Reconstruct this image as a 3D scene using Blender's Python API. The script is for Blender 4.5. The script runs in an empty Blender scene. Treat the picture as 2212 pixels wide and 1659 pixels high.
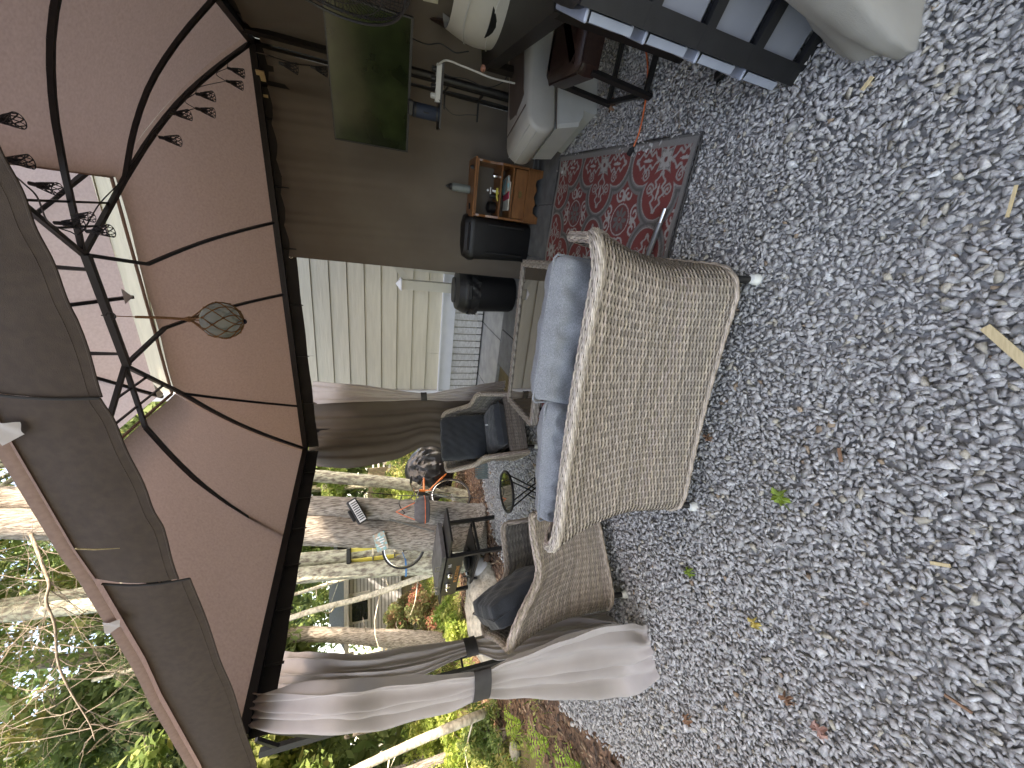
import bpy, math, random
import numpy as np
from mathutils import Vector, Matrix, Euler
S = bpy.context.scene
R = math.radians
PI = math.pi
rng = np.random.default_rng(7)
random.seed(7)

# ---------------------------------------------------------------- camera (phone held on its side: world up is picture left)
cam_d = bpy.data.cameras.new('camera'); cam = bpy.data.objects.new('camera', cam_d)
S.collection.objects.link(cam); S.camera = cam
cam_d.sensor_width = 36; cam_d.lens = 36 * 799.7 / 2212; cam_d.clip_start = .02; cam_d.clip_end = 600
PITCH, ROLL, EYE = R(19.77), R(0.37), 1.45
fwv = Vector((0, math.cos(PITCH), -math.sin(PITCH))); dn0 = Vector((0, -math.sin(PITCH), -math.cos(PITCH))); rt0 = Vector((1, 0, 0))
rtv = rt0 * math.cos(ROLL) + dn0 * math.sin(ROLL); dnv = dn0 * math.cos(ROLL) - rt0 * math.sin(ROLL)
m3 = Matrix((dnv, rtv, -fwv)).transposed()
cam.matrix_world = Matrix.Translation((0, 0, EYE)) @ m3.to_4x4()

# ---------------------------------------------------------------- world, sun, exposure
SUN_AZ = math.atan2(-0.44, 0.90); SUN_EL = R(43)
W = bpy.data.worlds.new('World'); S.world = W; W.use_nodes = True
nt = W.node_tree; bg = nt.nodes['Background']; sky = nt.nodes.new('ShaderNodeTexSky')
sky.sky_type = 'NISHITA'; sky.sun_disc = False; sky.sun_elevation = SUN_EL
sky.sun_rotation = PI / 2 - SUN_AZ; sky.air_density = 1.0; sky.dust_density = 2.0
nt.links.new(sky.outputs[0], bg.inputs[0]); bg.inputs[1].default_value = 0.15
sun_d = bpy.data.lights.new('sun', 'SUN'); sun = bpy.data.objects.new('sun', sun_d); S.collection.objects.link(sun)
sun_d.energy = 1.9; sun_d.angle = R(.6); sun_d.color = (1, .98, .95)
to_sun = Vector((math.cos(SUN_AZ) * math.cos(SUN_EL), math.sin(SUN_AZ) * math.cos(SUN_EL), math.sin(SUN_EL)))
sun.rotation_euler = to_sun.to_track_quat('Z', 'Y').to_euler()
S.view_settings.view_transform = 'Standard'; S.view_settings.look = 'None'; S.view_settings.gamma = 1
S.view_settings.use_curve_mapping = False
S.view_settings.exposure = 2.98
S.view_settings.use_white_balance = True; S.view_settings.white_balance_temperature = 8900; S.view_settings.white_balance_tint = 16
S.render.engine = 'CYCLES'
S.cycles.max_bounces = 10; S.cycles.diffuse_bounces = 6; S.cycles.transparent_max_bounces = 12
S.render.resolution_x = 1024; S.render.resolution_y = 768

# ---------------------------------------------------------------- materials
def mat(name, col, rough=.7, col2=None, scale=20, detail=4, bump=0, bscale=None, metal=0, trans=0, spec=.5, stretch=(1, 1, 1), attr=False, coat=0, sheen=0, lo=.35, hi=.65, alpha=1, transm=0, sat_noise=0):
    m = bpy.data.materials.new(name); m.use_nodes = True; n = m.node_tree; b = n.nodes['Principled BSDF']
    c1 = (*col, 1); c2 = (*(col2 or tuple(v * .72 for v in col)), 1)
    tc = n.nodes.new('ShaderNodeTexCoord'); mp = n.nodes.new('ShaderNodeMapping'); mp.inputs['Scale'].default_value = stretch
    n.links.new(tc.outputs['Object'], mp.inputs[0])
    no = n.nodes.new('ShaderNodeTexNoise'); no.inputs['Scale'].default_value = scale; no.inputs['Detail'].default_value = detail
    n.links.new(mp.outputs[0], no.inputs['Vector'])
    rp = n.nodes.new('ShaderNodeValToRGB'); rp.color_ramp.elements[0].color = c2; rp.color_ramp.elements[1].color = c1
    rp.color_ramp.elements[0].position = lo; rp.color_ramp.elements[1].position = hi
    n.links.new(no.outputs[0], rp.inputs[0]); out = rp.outputs[0]
    if attr:
        at = n.nodes.new('ShaderNodeAttribute'); at.attribute_name = 'col'
        mx = n.nodes.new('ShaderNodeMix'); mx.data_type = 'RGBA'; mx.blend_type = 'MULTIPLY'; mx.inputs[0].default_value = 1
        n.links.new(out, mx.inputs[6]); n.links.new(at.outputs[0], mx.inputs[7]); out = mx.outputs[2]
    n.links.new(out, b.inputs['Base Color'])
    b.inputs['Roughness'].default_value = rough; b.inputs['Metallic'].default_value = metal
    b.inputs['Specular IOR Level'].default_value = spec; b.inputs['Coat Weight'].default_value = coat
    b.inputs['Sheen Weight'].default_value = sheen
    if transm: b.inputs['Transmission Weight'].default_value = transm
    if alpha < 1: b.inputs['Alpha'].default_value = alpha
    if bump:
        n2 = n.nodes.new('ShaderNodeTexNoise'); n2.inputs['Scale'].default_value = bscale or scale * 2; n2.inputs['Detail'].default_value = 5
        n.links.new(mp.outputs[0], n2.inputs['Vector'])
        bp = n.nodes.new('ShaderNodeBump'); bp.inputs['Strength'].default_value = min(1, bump * 1.0); bp.inputs['Distance'].default_value = .004 if bump <= 1 else .02
        n.links.new(n2.outputs[0], bp.inputs['Height']); n.links.new(bp.outputs[0], b.inputs['Normal'])
    if trans:
        tr = n.nodes.new('ShaderNodeBsdfTranslucent'); mxs = n.nodes.new('ShaderNodeMixShader'); mxs.inputs[0].default_value = trans
        n.links.new(out, tr.inputs[0]); n.links.new(b.outputs[0], mxs.inputs[1]); n.links.new(tr.outputs[0], mxs.inputs[2])
        n.links.new(mxs.outputs[0], n.nodes['Material Output'].inputs['Surface'])
    return m

M = {}
M['canopy'] = mat('canopy_cloth', (.40, .27, .215), .85, (.33, .22, .175), 70, 8, bump=.3, bscale=400, trans=.46, lo=.3, hi=.7)
M['vent'] = mat('vent_cloth', (.60, .49, .45), .85, (.54, .43, .395), 70, 8, bump=.3, bscale=400, trans=.6)
M['valance'] = mat('valance_cloth', (.060, .041, .030), .85, (.048, .032, .024), 40, 6, bump=.3, bscale=500, trans=.1)
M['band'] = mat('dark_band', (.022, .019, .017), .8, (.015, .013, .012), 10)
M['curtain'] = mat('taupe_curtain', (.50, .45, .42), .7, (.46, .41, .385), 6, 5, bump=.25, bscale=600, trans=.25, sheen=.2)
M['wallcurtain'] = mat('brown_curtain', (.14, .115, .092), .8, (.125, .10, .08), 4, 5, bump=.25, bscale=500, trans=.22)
M['black_metal'] = mat('black_metal', (.013, .012, .012), .45, (.009, .008, .008), 30, spec=.5)
M['black_plastic'] = mat('black_plastic', (.012, .012, .013), .5, (.008, .008, .009), 20)
M['bin'] = mat('bin_plastic', (.006, .006, .007),   .5, (.004, .004, .005), 12, bump=.3, bscale=90)
M['dark_strap'] = mat('dark_strap', (.05, .045, .042), .8)
M['wicker'] = mat('wicker_strand', (1, 1, 1), .5, (.80, .78, .75), 60, 3, attr=True, spec=.4, stretch=(1, 1, 1))
M['wicker_back'] = mat('wicker_backing', (.10, .085, .07), .9)
M['cush_blue'] = mat('heather_blue_fabric', (.305, .315, .33), .95, (.165, .175, .19), 170, 3, bump=.8, bscale=260, sheen=.3, stretch=(1, 3, 3), lo=.38, hi=.62)
M['cush_dark'] = mat('slate_fabric', (.034, .040, .047), .95, (.021, .025, .030), 220, 3, bump=.5, bscale=300, sheen=.25)
M['cush_mid'] = mat('slate_seat_fabric', (.048, .055, .064), .95, (.032, .037, .044), 220, 3, bump=.5, bscale=300, sheen=.25)
M['white'] = mat('white_paint', (.80, .80, .80), .55, (.72, .73, .74), 8)
M['trim'] = mat('white_trim', (.72, .74, .78), .5, (.66, .68, .72), 5)
M['siding'] = mat('cream_siding', (.60, .56, .455), .75, (.52, .485, .39), 7, 8, bump=1, bscale=16, stretch=(.35, 1, 3.5), lo=.3, hi=.7)
M['deckwhite'] = mat('weathered_white_board', (.66, .66, .65), .7, (.50, .49, .47), 22, 8, bump=.3, stretch=(1, 1, 2))
M['greenpost'] = mat('beige_post', (.56, .55, .48), .6, (.52, .51, .44), 5)
M['patio'] = mat('pale_paver', (.40, .41, .40), .85, (.27, .28, .28), 6, 9, bump=.5, bscale=60, lo=.3, hi=.7)
M['patio2'] = mat('grey_paver', (.18, .19, .19), .9, (.11, .115, .115), 9, 9, bump=.5, bscale=60, lo=.3, hi=.7)
M['gravelbed'] = mat('gravel_bed', (.38, .375, .36), .95, (.20, .195, .19), 70, 4, bump=1, bscale=70)
M['stone'] = mat('gravel_stone', (1, 1, 1), .85, (.66, .665, .67), 130, 8, bump=.6, bscale=220, attr=True, lo=.3, hi=.7)
M['mulch'] = mat('mulch_soil', (.26, .15, .095), .95, (.07, .04, .027), 26, 8, bump=2, bscale=40)
M['chips'] = mat('mulch_chips', (1, 1, 1), .9, (.7, .66, .62), 60, attr=True)
M['forest'] = mat('forest_soil', (.17, .13, .06), .95, (.07, .06, .03), 2.5, 8, bump=2, bscale=12)
M['bark'] = mat('pine_bark', (.40, .37, .33), .95, (.15, .13, .11), 17, 9, bump=2, bscale=30, stretch=(4, 4, .55), lo=.38, hi=.60)
M['bark2'] = mat('lichen_bark', (.52, .53, .42), .95, (.19, .17, .14), 12, 9, bump=2, bscale=24, stretch=(2, 2, .9), lo=.36, hi=.6)
M['birch'] = mat('pale_birch_bark', (.66, .62, .50), .85, (.33, .30, .23), 16, 7, bump=1, bscale=30, stretch=(1, 1, 1.6), lo=.34, hi=.58)
M['twig'] = mat('bare_twig', (.30, .255, .21), .9, (.15, .125, .10), 20)
M['leaf'] = mat('leaf', (1, 1, 1), .6, (.82, .86, .8), 3, 4, attr=True, trans=.55)
M['boulder'] = mat('granite', (.50, .47, .39), .9, (.25, .24, .20), 14, 9, bump=2, bscale=20, lo=.33, hi=.66)
M['wood'] = mat('honey_wood', (.25, .10, .032), .4, (.18, .065, .02), 7, 8, stretch=(1, 1, 6), coat=.25)
M['wood_dark'] = mat('dark_table_wood', (.012, .008, .0065), .5, (.007, .005, .004), 9, 6, stretch=(1, 5, 5))
M['rawwood'] = mat('raw_pine', (.66, .52, .30), .7, (.55, .42, .23), 30, stretch=(1, 8, 1))
M['leather'] = mat('brown_leather', (.030, .013, .010), .38, (.022, .009, .007), 60, bump=.4, bscale=160)
M['vinyl'] = mat('cream_vinyl', (.42, .40, .365), .42, (.38, .36, .325), 6, bump=.1)
M['vinyl_brown'] = mat('taupe_vinyl', (.10, .072, .062), .42, (.085, .06, .05), 6)
M['plastic_white'] = mat('white_plastic', (.45, .45, .43), .45, (.41, .41, .39), 9)
M['drawer_clear'] = mat('frosted_drawer', (.24, .25, .28), .3, (.19, .20, .23), 5, spec=.6)
M['drawer_lip'] = mat('clear_drawer_lip', (.36, .39, .45), .25, (.30, .33, .39), 8)
M['red'] = mat('red_fabric', (.55, .05, .10), .7)
M['cream'] = mat('cream_fabric', (.6, .57, .4), .7)
M['cover'] = mat('grey_beige_cover', (.36, .34, .305), .8, (.32, .30, .27), 5, 5, bump=.3, bscale=500)
M['orange'] = mat('orange_cord', (.75, .17, .06), .5)
M['rubber'] = mat('rubber', (.02, .02, .021), .7)
M['glass_dark'] = mat('smoked_glass', (.03, .025, .02), .03, (.06, .05, .04), 3, spec=1, coat=1)
M['screen'] = mat('tv_screen_tree_tint', (.018, .028, .010), .12, (.005, .009, .003), 5, spec=.28)  # green of reflected trees is put into the base colour
M['chrome'] = mat('bright_steel', (.7, .7, .7), .2, metal=1)
M['steel'] = mat('grey_steel', (.25, .26, .27), .35, (.18, .19, .2), 20, metal=.7)
M['bottle'] = mat('grey_bottle', (.16, .18, .175), .5, (.13, .15, .145), 20)
M['blue_can'] = mat('navy_fabric_speaker', (.012, .022, .045), .7)
M['pot'] = mat('white_glaze', (.7, .69, .67), .5)
M['rope'] = mat('hemp_rope', (.33, .17, .07), .9, (.20, .10, .04), 200, bump=1, bscale=300)
M['tarp'] = mat('black_tarp', (.016, .017, .018), .34, (.010, .010, .011), 8, bump=.4, bscale=20)
M['bark_grey_house'] = mat('grey_clapboard', (.72, .75, .80), .7, (.66, .69, .74), 5)
M['roof'] = mat('grey_roof', (.30, .31, .33), .8)
M['window'] = mat('window_glass', (.03, .035, .04), .1, spec=1)
M['yellow'] = mat('yellow_fibreglass', (.72, .62, .12), .5, (.62, .53, .09), 12)
M['tank'] = mat('white_tank', (.55, .56, .58), .4, (.40, .41, .42), 9)
M['gold'] = mat('gold_print', (.42, .20, .06), .5)
M['grey_print'] = mat('grey_print', (.35, .35, .35), .6)
M['bluestrap'] = mat('blue_strap', (.03, .25, .60), .6)
M['sign_blue'] = mat('painted_fish_sign', (.20, .48, .52), .6, (.45, .33, .25), 25, 3, lo=.4, hi=.6)
M['moss'] = mat('grey_basket', (.10, .095, .10), .9)
M['curtain_paper'] = mat('paper', (.75, .73, .62), .7)
M['whiteskin'] = mat('white_cap', (.82, .82, .76), .5)
M['pink'] = mat('pink_plug', (.45, .20, .14), .5)
def glass(name, col, rough=.02, ior=1.45):
    m = bpy.data.materials.new(name); m.use_nodes = True; b = m.node_tree.nodes['Principled BSDF']
    no = m.node_tree.nodes.new('ShaderNodeTexNoise'); no.inputs['Scale'].default_value = 9
    rp = m.node_tree.nodes.new('ShaderNodeValToRGB'); rp.color_ramp.elements[0].color = (*[c * .8 for c in col], 1); rp.color_ramp.elements[1].color = (*col, 1)
    m.node_tree.links.new(no.outputs[0], rp.inputs[0]); m.node_tree.links.new(rp.outputs[0], b.inputs['Base Color'])
    b.inputs['Roughness'].default_value = rough; b.inputs['Transmission Weight'].default_value = 1; b.inputs['IOR'].default_value = ior
    return m
M['float_glass'] = glass('sea_glass', (.62, .76, .75), .06, 1.2)
M['float_glass'].node_tree.nodes['Principled BSDF'].inputs['Transmission Weight'].default_value = .62

# ---------------------------------------------------------------- object helpers
col = S.collection
def tag(o, label=None, cat=None, group=None, kind=None):
    if label: o['label'] = label
    if cat: o['category'] = cat
    if group: o['group'] = group
    if kind: o['kind'] = kind
    return o
def thing(name, label, cat, loc=(0, 0, 0), rz=0, group=None):
    o = bpy.data.objects.new(name, None); col.objects.link(o); o.location = loc; o.rotation_euler = (0, 0, rz)
    o.empty_display_size = .1
    return tag(o, label, cat, group)
ROOTM = {}
class MB:
    def __init__(s): s.v = []; s.f = []; s.T = Matrix.Identity(4); s.sm = False
    def at(s, loc=(0, 0, 0), rot=(0, 0, 0)): s.T = Matrix.Translation(loc) @ Euler(rot).to_matrix().to_4x4(); return s
    def add(s, vs, fs):
        n = len(s.v); s.v += [tuple(s.T @ Vector(p)) for p in vs]; s.f += [tuple(i + n for i in f) for f in fs]; return s
    def box(s, c, d, b=0):
        x, y, z = d[0] / 2, d[1] / 2, d[2] / 2; X, Y, Z = c
        if b <= 0:
            return s.add([(X - x, Y - y, Z - z), (X + x, Y - y, Z - z), (X + x, Y + y, Z - z), (X - x, Y + y, Z - z), (X - x, Y - y, Z + z), (X + x, Y - y, Z + z), (X + x, Y + y, Z + z), (X - x, Y + y, Z + z)],
                     [(0, 3, 2, 1), (4, 5, 6, 7), (0, 1, 5, 4), (1, 2, 6, 5), (2, 3, 7, 6), (3, 0, 4, 7)])
        b = min(b, x * .9, y * .9, z * .9); vs = []; 
        for k, (zz, e) in enumerate(((-z, b), (-z + b, 0), (z - b, 0), (z, b))):
            for sx, sy in ((-1, -1), (1, -1), (1, 1), (-1, 1)):
                if sx * sy > 0: pr = [(sx * (x - e), sy * (y - b - e * .5)), (sx * (x - b - e * .5), sy * (y - e))]
                else: pr = [(sx * (x - b - e * .5), sy * (y - e)), (sx * (x - e), sy * (y - b - e * .5))]
                for p in pr: vs.append((X + p[0], Y + p[1], Z + zz))
        fs = [tuple(range(7, -1, -1)), tuple(range(24, 32))]
        for k in range(3):
            for i in range(8): fs.append((k * 8 + i, k * 8 + (i + 1) % 8, k * 8 + 8 + (i + 1) % 8, k * 8 + 8 + i))
        return s.add(vs, fs)
    def bar(s, a, b, w, h=None, up=(0, 0, 1)):
        a = Vector(a); b = Vector(b); d = (b - a); L = d.length; d.normalize(); u = Vector(up)
        if abs(d.dot(u)) > .98: u = Vector((0, 1, 0))
        x = d.cross(u).normalized(); u = x.cross(d); h = h or w; vs = []
        for p in (a, b):
            for i, j in ((-1, -1), (1, -1), (1, 1), (-1, 1)): vs.append(p + x * i * w / 2 + u * j * h / 2)
        return s.add(vs, [(0, 1, 2, 3), (7, 6, 5, 4), (0, 4, 5, 1), (1, 5, 6, 2), (2, 6, 7, 3), (3, 7, 4, 0)])
    def tube(s, pts, r, n=8, cap=True):
        pts = [Vector(p) for p in pts]; rs = r if isinstance(r, (list, tuple)) else [r] * len(pts); vs = []; fs = []
        t0 = (pts[1] - pts[0]).normalized(); u = t0.orthogonal().normalized()
        for i, p in enumerate(pts):
            t = (pts[min(i + 1, len(pts) - 1)] - pts[max(i - 1, 0)]).normalized()
            u = (u - t * u.dot(t)).normalized(); w = t.cross(u)
            for k in range(n): a = 2 * PI * k / n; vs.append(p + (u * math.cos(a) + w * math.sin(a)) * rs[i])
        for i in range(len(pts) - 1):
            for k in range(n): fs.append((i * n + k, i * n + (k + 1) % n, (i + 1) * n + (k + 1) % n, (i + 1) * n + k))
        if cap: fs += [tuple(range(n - 1, -1, -1)), tuple((len(pts) - 1) * n + k for k in range(n))]
        return s.add(vs, fs)
    def lathe(s, prof, n=20, c=(0, 0, 0), cap=True, oval=(1, 1)):
        vs = []; fs = []
        for r, z in prof:
            for k in range(n): a = 2 * PI * k / n; vs.append((c[0] + r * math.cos(a) * oval[0], c[1] + r * math.sin(a) * oval[1], c[2] + z))
        for i in range(len(prof) - 1):
            for k in range(n): fs.append((i * n + k, i * n + (k + 1) % n, (i + 1) * n + (k + 1) % n, (i + 1) * n + k))
        if cap: fs += [tuple(range(n - 1, -1, -1)), tuple((len(prof) - 1) * n + k for k in range(n))]
        return s.add(vs, fs)
    def loft(s, rings, closed=True, cap=False):
        n = len(rings[0]); vs = [p for r in rings for p in r]; fs = []
        for i in range(len(rings) - 1):
            for k in range(n if closed else n - 1): fs.append((i * n + k, i * n + (k + 1) % n, (i + 1) * n + (k + 1) % n, (i + 1) * n + k))
        if cap: fs += [tuple(range(n - 1, -1, -1)), tuple((len(rings) - 1) * n + k for k in range(n))]
        return s.add(vs, fs)
    def torus(s, R_, r, n=24, m=8, c=(0, 0, 0)):
        pts = [(c[0] + R_ * math.cos(2 * PI * k / n), c[1] + R_ * math.sin(2 * PI * k / n), c[2]) for k in range(n + 1)]
        return s.tube(pts, r, m, cap=False)
    def prism(s, poly, z0, z1):
        n = len(poly); return s.add([(x, y, z0) for x, y in poly] + [(x, y, z1) for x, y in poly], [tuple(range(n - 1, -1, -1)), tuple(range(n, 2 * n))] + [(i, (i + 1) % n, n + (i + 1) % n, n + i) for i in range(n)])
def npmesh(name, v, f, cols=None, smooth=False):
    v = np.asarray(v, np.float32); f = np.asarray(f, np.int32); k = f.shape[1]
    me = bpy.data.meshes.new(name); me.vertices.add(len(v)); me.vertices.foreach_set('co', v.ravel())
    me.loops.add(f.size); me.loops.foreach_set('vertex_index', f.ravel()); me.polygons.add(len(f))
    me.polygons.foreach_set('loop_start', np.arange(0, f.size, k, dtype=np.int32))
    me.polygons.foreach_set('loop_total', np.full(len(f), k, np.int32))
    if smooth: me.polygons.foreach_set('use_smooth', np.ones(len(f), bool))
    if cols is not None:
        a = me.color_attributes.new('col', 'FLOAT_COLOR', 'POINT'); c = np.ones((len(v), 4), np.float32); c[:, :3] = cols; a.data.foreach_set('color', c.ravel())
    me.update(calc_edges=True); me.validate(); return me
def link(name, me, m, parent=None, world=True):
    o = bpy.data.objects.new(name, me); col.objects.link(o); o.data.materials.clear(); o.data.materials.append(m)
    if parent is not None:
        if parent.type == 'EMPTY': inv = (Matrix.Translation(parent.location) @ parent.rotation_euler.to_matrix().to_4x4()).inverted()
        else: inv = ROOTM[parent.name]
        if world: me.transform(inv)
        ROOTM[o.name] = inv
        o.parent = parent
    else: ROOTM[o.name] = Matrix.Identity(4)
    return o
def part(name, mb, m, parent=None, world=True, smooth=False, **k):
    me = bpy.data.meshes.new(name); me.from_pydata(mb.v, [], mb.f); me.update()
    if smooth:
        me.polygons.foreach_set('use_smooth', [True] * len(me.polygons))
        if smooth != 'all':
            try: me.set_sharp_from_angle(angle=R(40))
            except Exception: pass
    o = link(name, me, m, parent, world)
    if k: tag(o, **k)
    return o
def copy_tree(o, parent=None):
    c = o.copy(); col.objects.link(c)
    if parent is not None: c.parent = parent
    for ch in [q for q in bpy.data.objects if q.parent == o]: copy_tree(ch, c)
    return c
def lerp(a, b, t): return tuple(a[i] + (b[i] - a[i]) * t for i in range(len(a)))
def V(*a): return Vector(a)
def interp_rows(t, keys):
    """smooth interpolation of tuples given at keys [(t, (vals...))]"""
    ks = [k[0] for k in keys]; arr = np.array([k[1] for k in keys], float)
    return np.array([np.interp(t, ks, arr[:, j]) for j in range(arr.shape[1])])
def smoothpath(pts, n):
    """Catmull-Rom through pts, n samples"""
    P = np.array(pts, float); P = np.vstack([2 * P[0] - P[1], P, 2 * P[-1] - P[-2]]); out = []
    m = len(pts) - 1
    for q in np.linspace(0, m - 1e-6, n):
        i = int(q); t = q - i; a, b, c, d = P[i], P[i + 1], P[i + 2], P[i + 3]
        out.append(.5 * ((2 * b) + (-a + c) * t + (2 * a - 5 * b + 4 * c - d) * t * t + (-a + 3 * b - 3 * c + d) * t ** 3))
    return np.array(out)

# ---------------------------------------------------------------- the setting
def ground_poly(name, pts, z, m, kind='structure'):
    mb = MB(); mb.add([(x, y, z) for x, y in pts], [tuple(range(len(pts)))]); return part(name, mb, m, kind=kind)
# forest floor: one sheet out to the horizon with a gentle rise behind the trees
def terrain_z(x, y):
    d = np.hypot(x + 1, y - 2); e = np.clip((d - 7) / 40, 0, 1)
    return -.03 + e * 1.2 + np.where(d > 6.5, .10 * np.sin(x * .9) * np.cos(y * .7), 0) * np.clip((d - 6.5) / 3, 0, 1)
gx = np.concatenate([np.linspace(-300, -32, 9), np.linspace(-30, 22, 105), np.linspace(24, 300, 9)])
gy = np.concatenate([np.linspace(-200, -12, 7), np.linspace(-10, 40, 101), np.linspace(42, 300, 9)])
X, Y = np.meshgrid(gx, gy); Zt = terrain_z(X, Y); nx_, ny_ = len(gx), len(gy)
idx = np.arange(nx_ * ny_).reshape(ny_, nx_)
F = np.stack([idx[:-1, :-1], idx[:-1, 1:], idx[1:, 1:], idx[1:, :-1]], -1).reshape(-1, 4)
tag(link('forest_floor', npmesh('forest_floor', np.stack([X, Y, Zt], -1).reshape(-1, 3), F, smooth=True), M['forest']), kind='structure')
MULCH = [(-2.6, .9), (-2.38, 2.05), (-2.78, 2.85), (-2.5, 3.7), (-2.25, 4.3), (-1.95, 4.9), (-1.6, 5.25), (-.6, 5.5), (-.1, 5.7), (-.6, 6.9), (-2.2, 7.6), (-4.2, 7.0), (-5.0, 5.2), (-3.7, 3.6), (-3.3, 2.2), (-3.1, .9)]
ground_poly('mulch_bed', MULCH, -.012, M['mulch'])
GRAVEL = [(-2.62, -2.2), (4.6, -2.2), (4.6, 2.0), (2.6, 2.9), (-.1, 4.2), (-.15, 5.6), (-.6, 5.5), (-1.6, 5.25), (-1.95, 4.9), (-2.25, 4.3), (-2.5, 3.7), (-2.78, 2.85), (-2.38, 2.05), (-2.6, .9)]
ground_poly('gravel_ground', GRAVEL, -.006, M['gravelbed'])

# crushed stones on the bed: small angular pieces, joined because nobody could count them
def hull_protos(k, npts, seed):
    import bmesh
    r = np.random.default_rng(seed); out = []
    for _ in range(k):
        bm = bmesh.new(); q = r.normal(size=(npts, 3)); q /= np.linalg.norm(q, axis=1)[:, None]; q *= r.uniform(.8, 1.05, (npts, 1))
        q = np.sign(q) * np.abs(q) ** .8
        for p in q: bm.verts.new(p)
        res = bmesh.ops.convex_hull(bm, input=bm.verts)
        bmesh.ops.delete(bm, geom=[e for e in res['geom_interior'] if isinstance(e, bmesh.types.BMVert)], context='VERTS')
        bmesh.ops.triangulate(bm, faces=bm.faces); bm.verts.index_update()
        out.append((np.array([v.co[:] for v in bm.verts]), np.array([[v.index for v in f.verts] for f in bm.faces]))); bm.free()
    return out
def scatter(protos, pos, size, asp, seed, tilt=.5):
    r = np.random.default_rng(seed); Vs = []; Fs = []; Is = []; base = 0; which = r.integers(0, len(protos), len(pos))
    for k, (pv, pf) in enumerate(protos):
        I = np.where(which == k)[0]; n = len(I)
        if not n: continue
        sc = size[I][:, None] * asp[I]
        a = r.uniform(0, 2 * PI, n); tx = r.normal(0, tilt, n); ty = r.normal(0, tilt, n)
        P = pv[None] * sc[:, None, :]
        c, s_ = np.cos(tx)[:, None], np.sin(tx)[:, None]; y, z = P[..., 1] * c - P[..., 2] * s_, P[..., 1] * s_ + P[..., 2] * c; P = np.stack([P[..., 0], y, z], -1)
        c, s_ = np.cos(ty)[:, None], np.sin(ty)[:, None]; x, z = P[..., 0] * c + P[..., 2] * s_, -P[..., 0] * s_ + P[..., 2] * c; P = np.stack([x, P[..., 1], z], -1)
        c, s_ = np.cos(a)[:, None], np.sin(a)[:, None]; x, y = P[..., 0] * c - P[..., 1] * s_, P[..., 0] * s_ + P[..., 1] * c; P = np.stack([x, y, P[..., 2]], -1)
        P += pos[I][:, None, :]
        Vs.append(P.reshape(-1, 3)); m_ = len(pv); Fs.append((pf[None] + (np.arange(n) * m_)[:, None, None] + base).reshape(-1, 3)); base += n * m_
        Is.append(np.repeat(I, m_))
    return np.concatenate(Vs), np.concatenate(Fs), np.concatenate(Is)
def inpoly(x, y, poly):
    c = np.zeros(len(x), bool); n = len(poly)
    for i in range(n):
        x1, y1 = poly[i]; x2, y2 = poly[(i + 1) % n]
        c ^= ((y1 > y) != (y2 > y)) & (x < (x2 - x1) * (y - y1) / (y2 - y1 + 1e-12) + x1)
    return c
RUGN = np.array([1.17, 1.32]); RB = np.array([.45, .893]); RA = np.array([-.916, .40])
def jitter_grid(x0, x1, y0, y1, st, r):
    gx, gy = np.meshgrid(np.arange(x0, x1, st), np.arange(y0, y1, st * .87)); gx[::2] += st / 2
    return gx.ravel() + r.normal(0, st * .25, gx.size), gy.ravel() + r.normal(0, st * .25, gx.size)
r = np.random.default_rng(3); P = []; SZ = []
for (x0, x1, y0, y1, st, sz, lay) in ((-2.7, 2.3, .12, 1.3, .0195, .0124, 2), (-2.9, 2.4, 1.3, 2.6, .0205, .0128, 2), (-2.9, 2.9, 2.6, 5.4, .030, .018, 1)):
    for l in range(lay):
        x, y = jitter_grid(x0, x1, y0, y1, st, r)
        k = inpoly(x + r.normal(0, .04, len(x)), y + r.normal(0, .04, len(x)), GRAVEL)
        d = np.stack([x, y], 1) - RUGN; a = d @ RA; b = d @ RB; k &= ~((a > .04) & (a < 2.28) & (b > .04) & (b < 1.8 + 0 * a))
        k &= ~((a > -.75) & (a < 3) & (b > 1.64) & (x > -.2))
        k &= np.abs(x) < 1.75 + y * 1.2
        x, y = x[k], y[k]; z = np.full(len(x), .004 + .008 * l) + r.normal(0, .0035, len(x)) + .006 * np.sin(x * 5) * np.cos(y * 4)
        if l: kk = r.random(len(x)) < .86; x, y, z = x[kk], y[kk], z[kk]
        P.append(np.stack([x, y, z], 1)); SZ.append(sz * np.exp(r.normal(0, .23, len(x))))
P = np.concatenate(P); SZ = np.concatenate(SZ)
asp = np.stack([r.uniform(.95, 1.55, len(P)), r.uniform(.62, .98, len(P)), r.uniform(.38, .68, len(P))], 1)
sv, sf, si = scatter(hull_protos(34, 10, 5), P, SZ, asp, 9, .38)
g = r.uniform(.45, .60, len(P)); tint = np.stack([g * 1.045, g * 1.0, g * .95], 1)
w = r.random(len(P)); tint[w < .03] = (.56, .50, .40); tint[(w > .03) & (w < .045)] = (.74, .73, .70); tint[(w > .045) & (w < .05)] = (.44, .32, .22); tint[(w > .1) & (w < .22)] *= .74
tint *= np.random.default_rng(1).uniform(.85, 1.12, (len(P), 1))
tag(link('gravel_stones', npmesh('gravel_stones', sv, sf, tint[si]), M['stone']), 'crushed blue grey gravel stones covering the ground around and under the furniture', 'gravel', kind='stuff')
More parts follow.
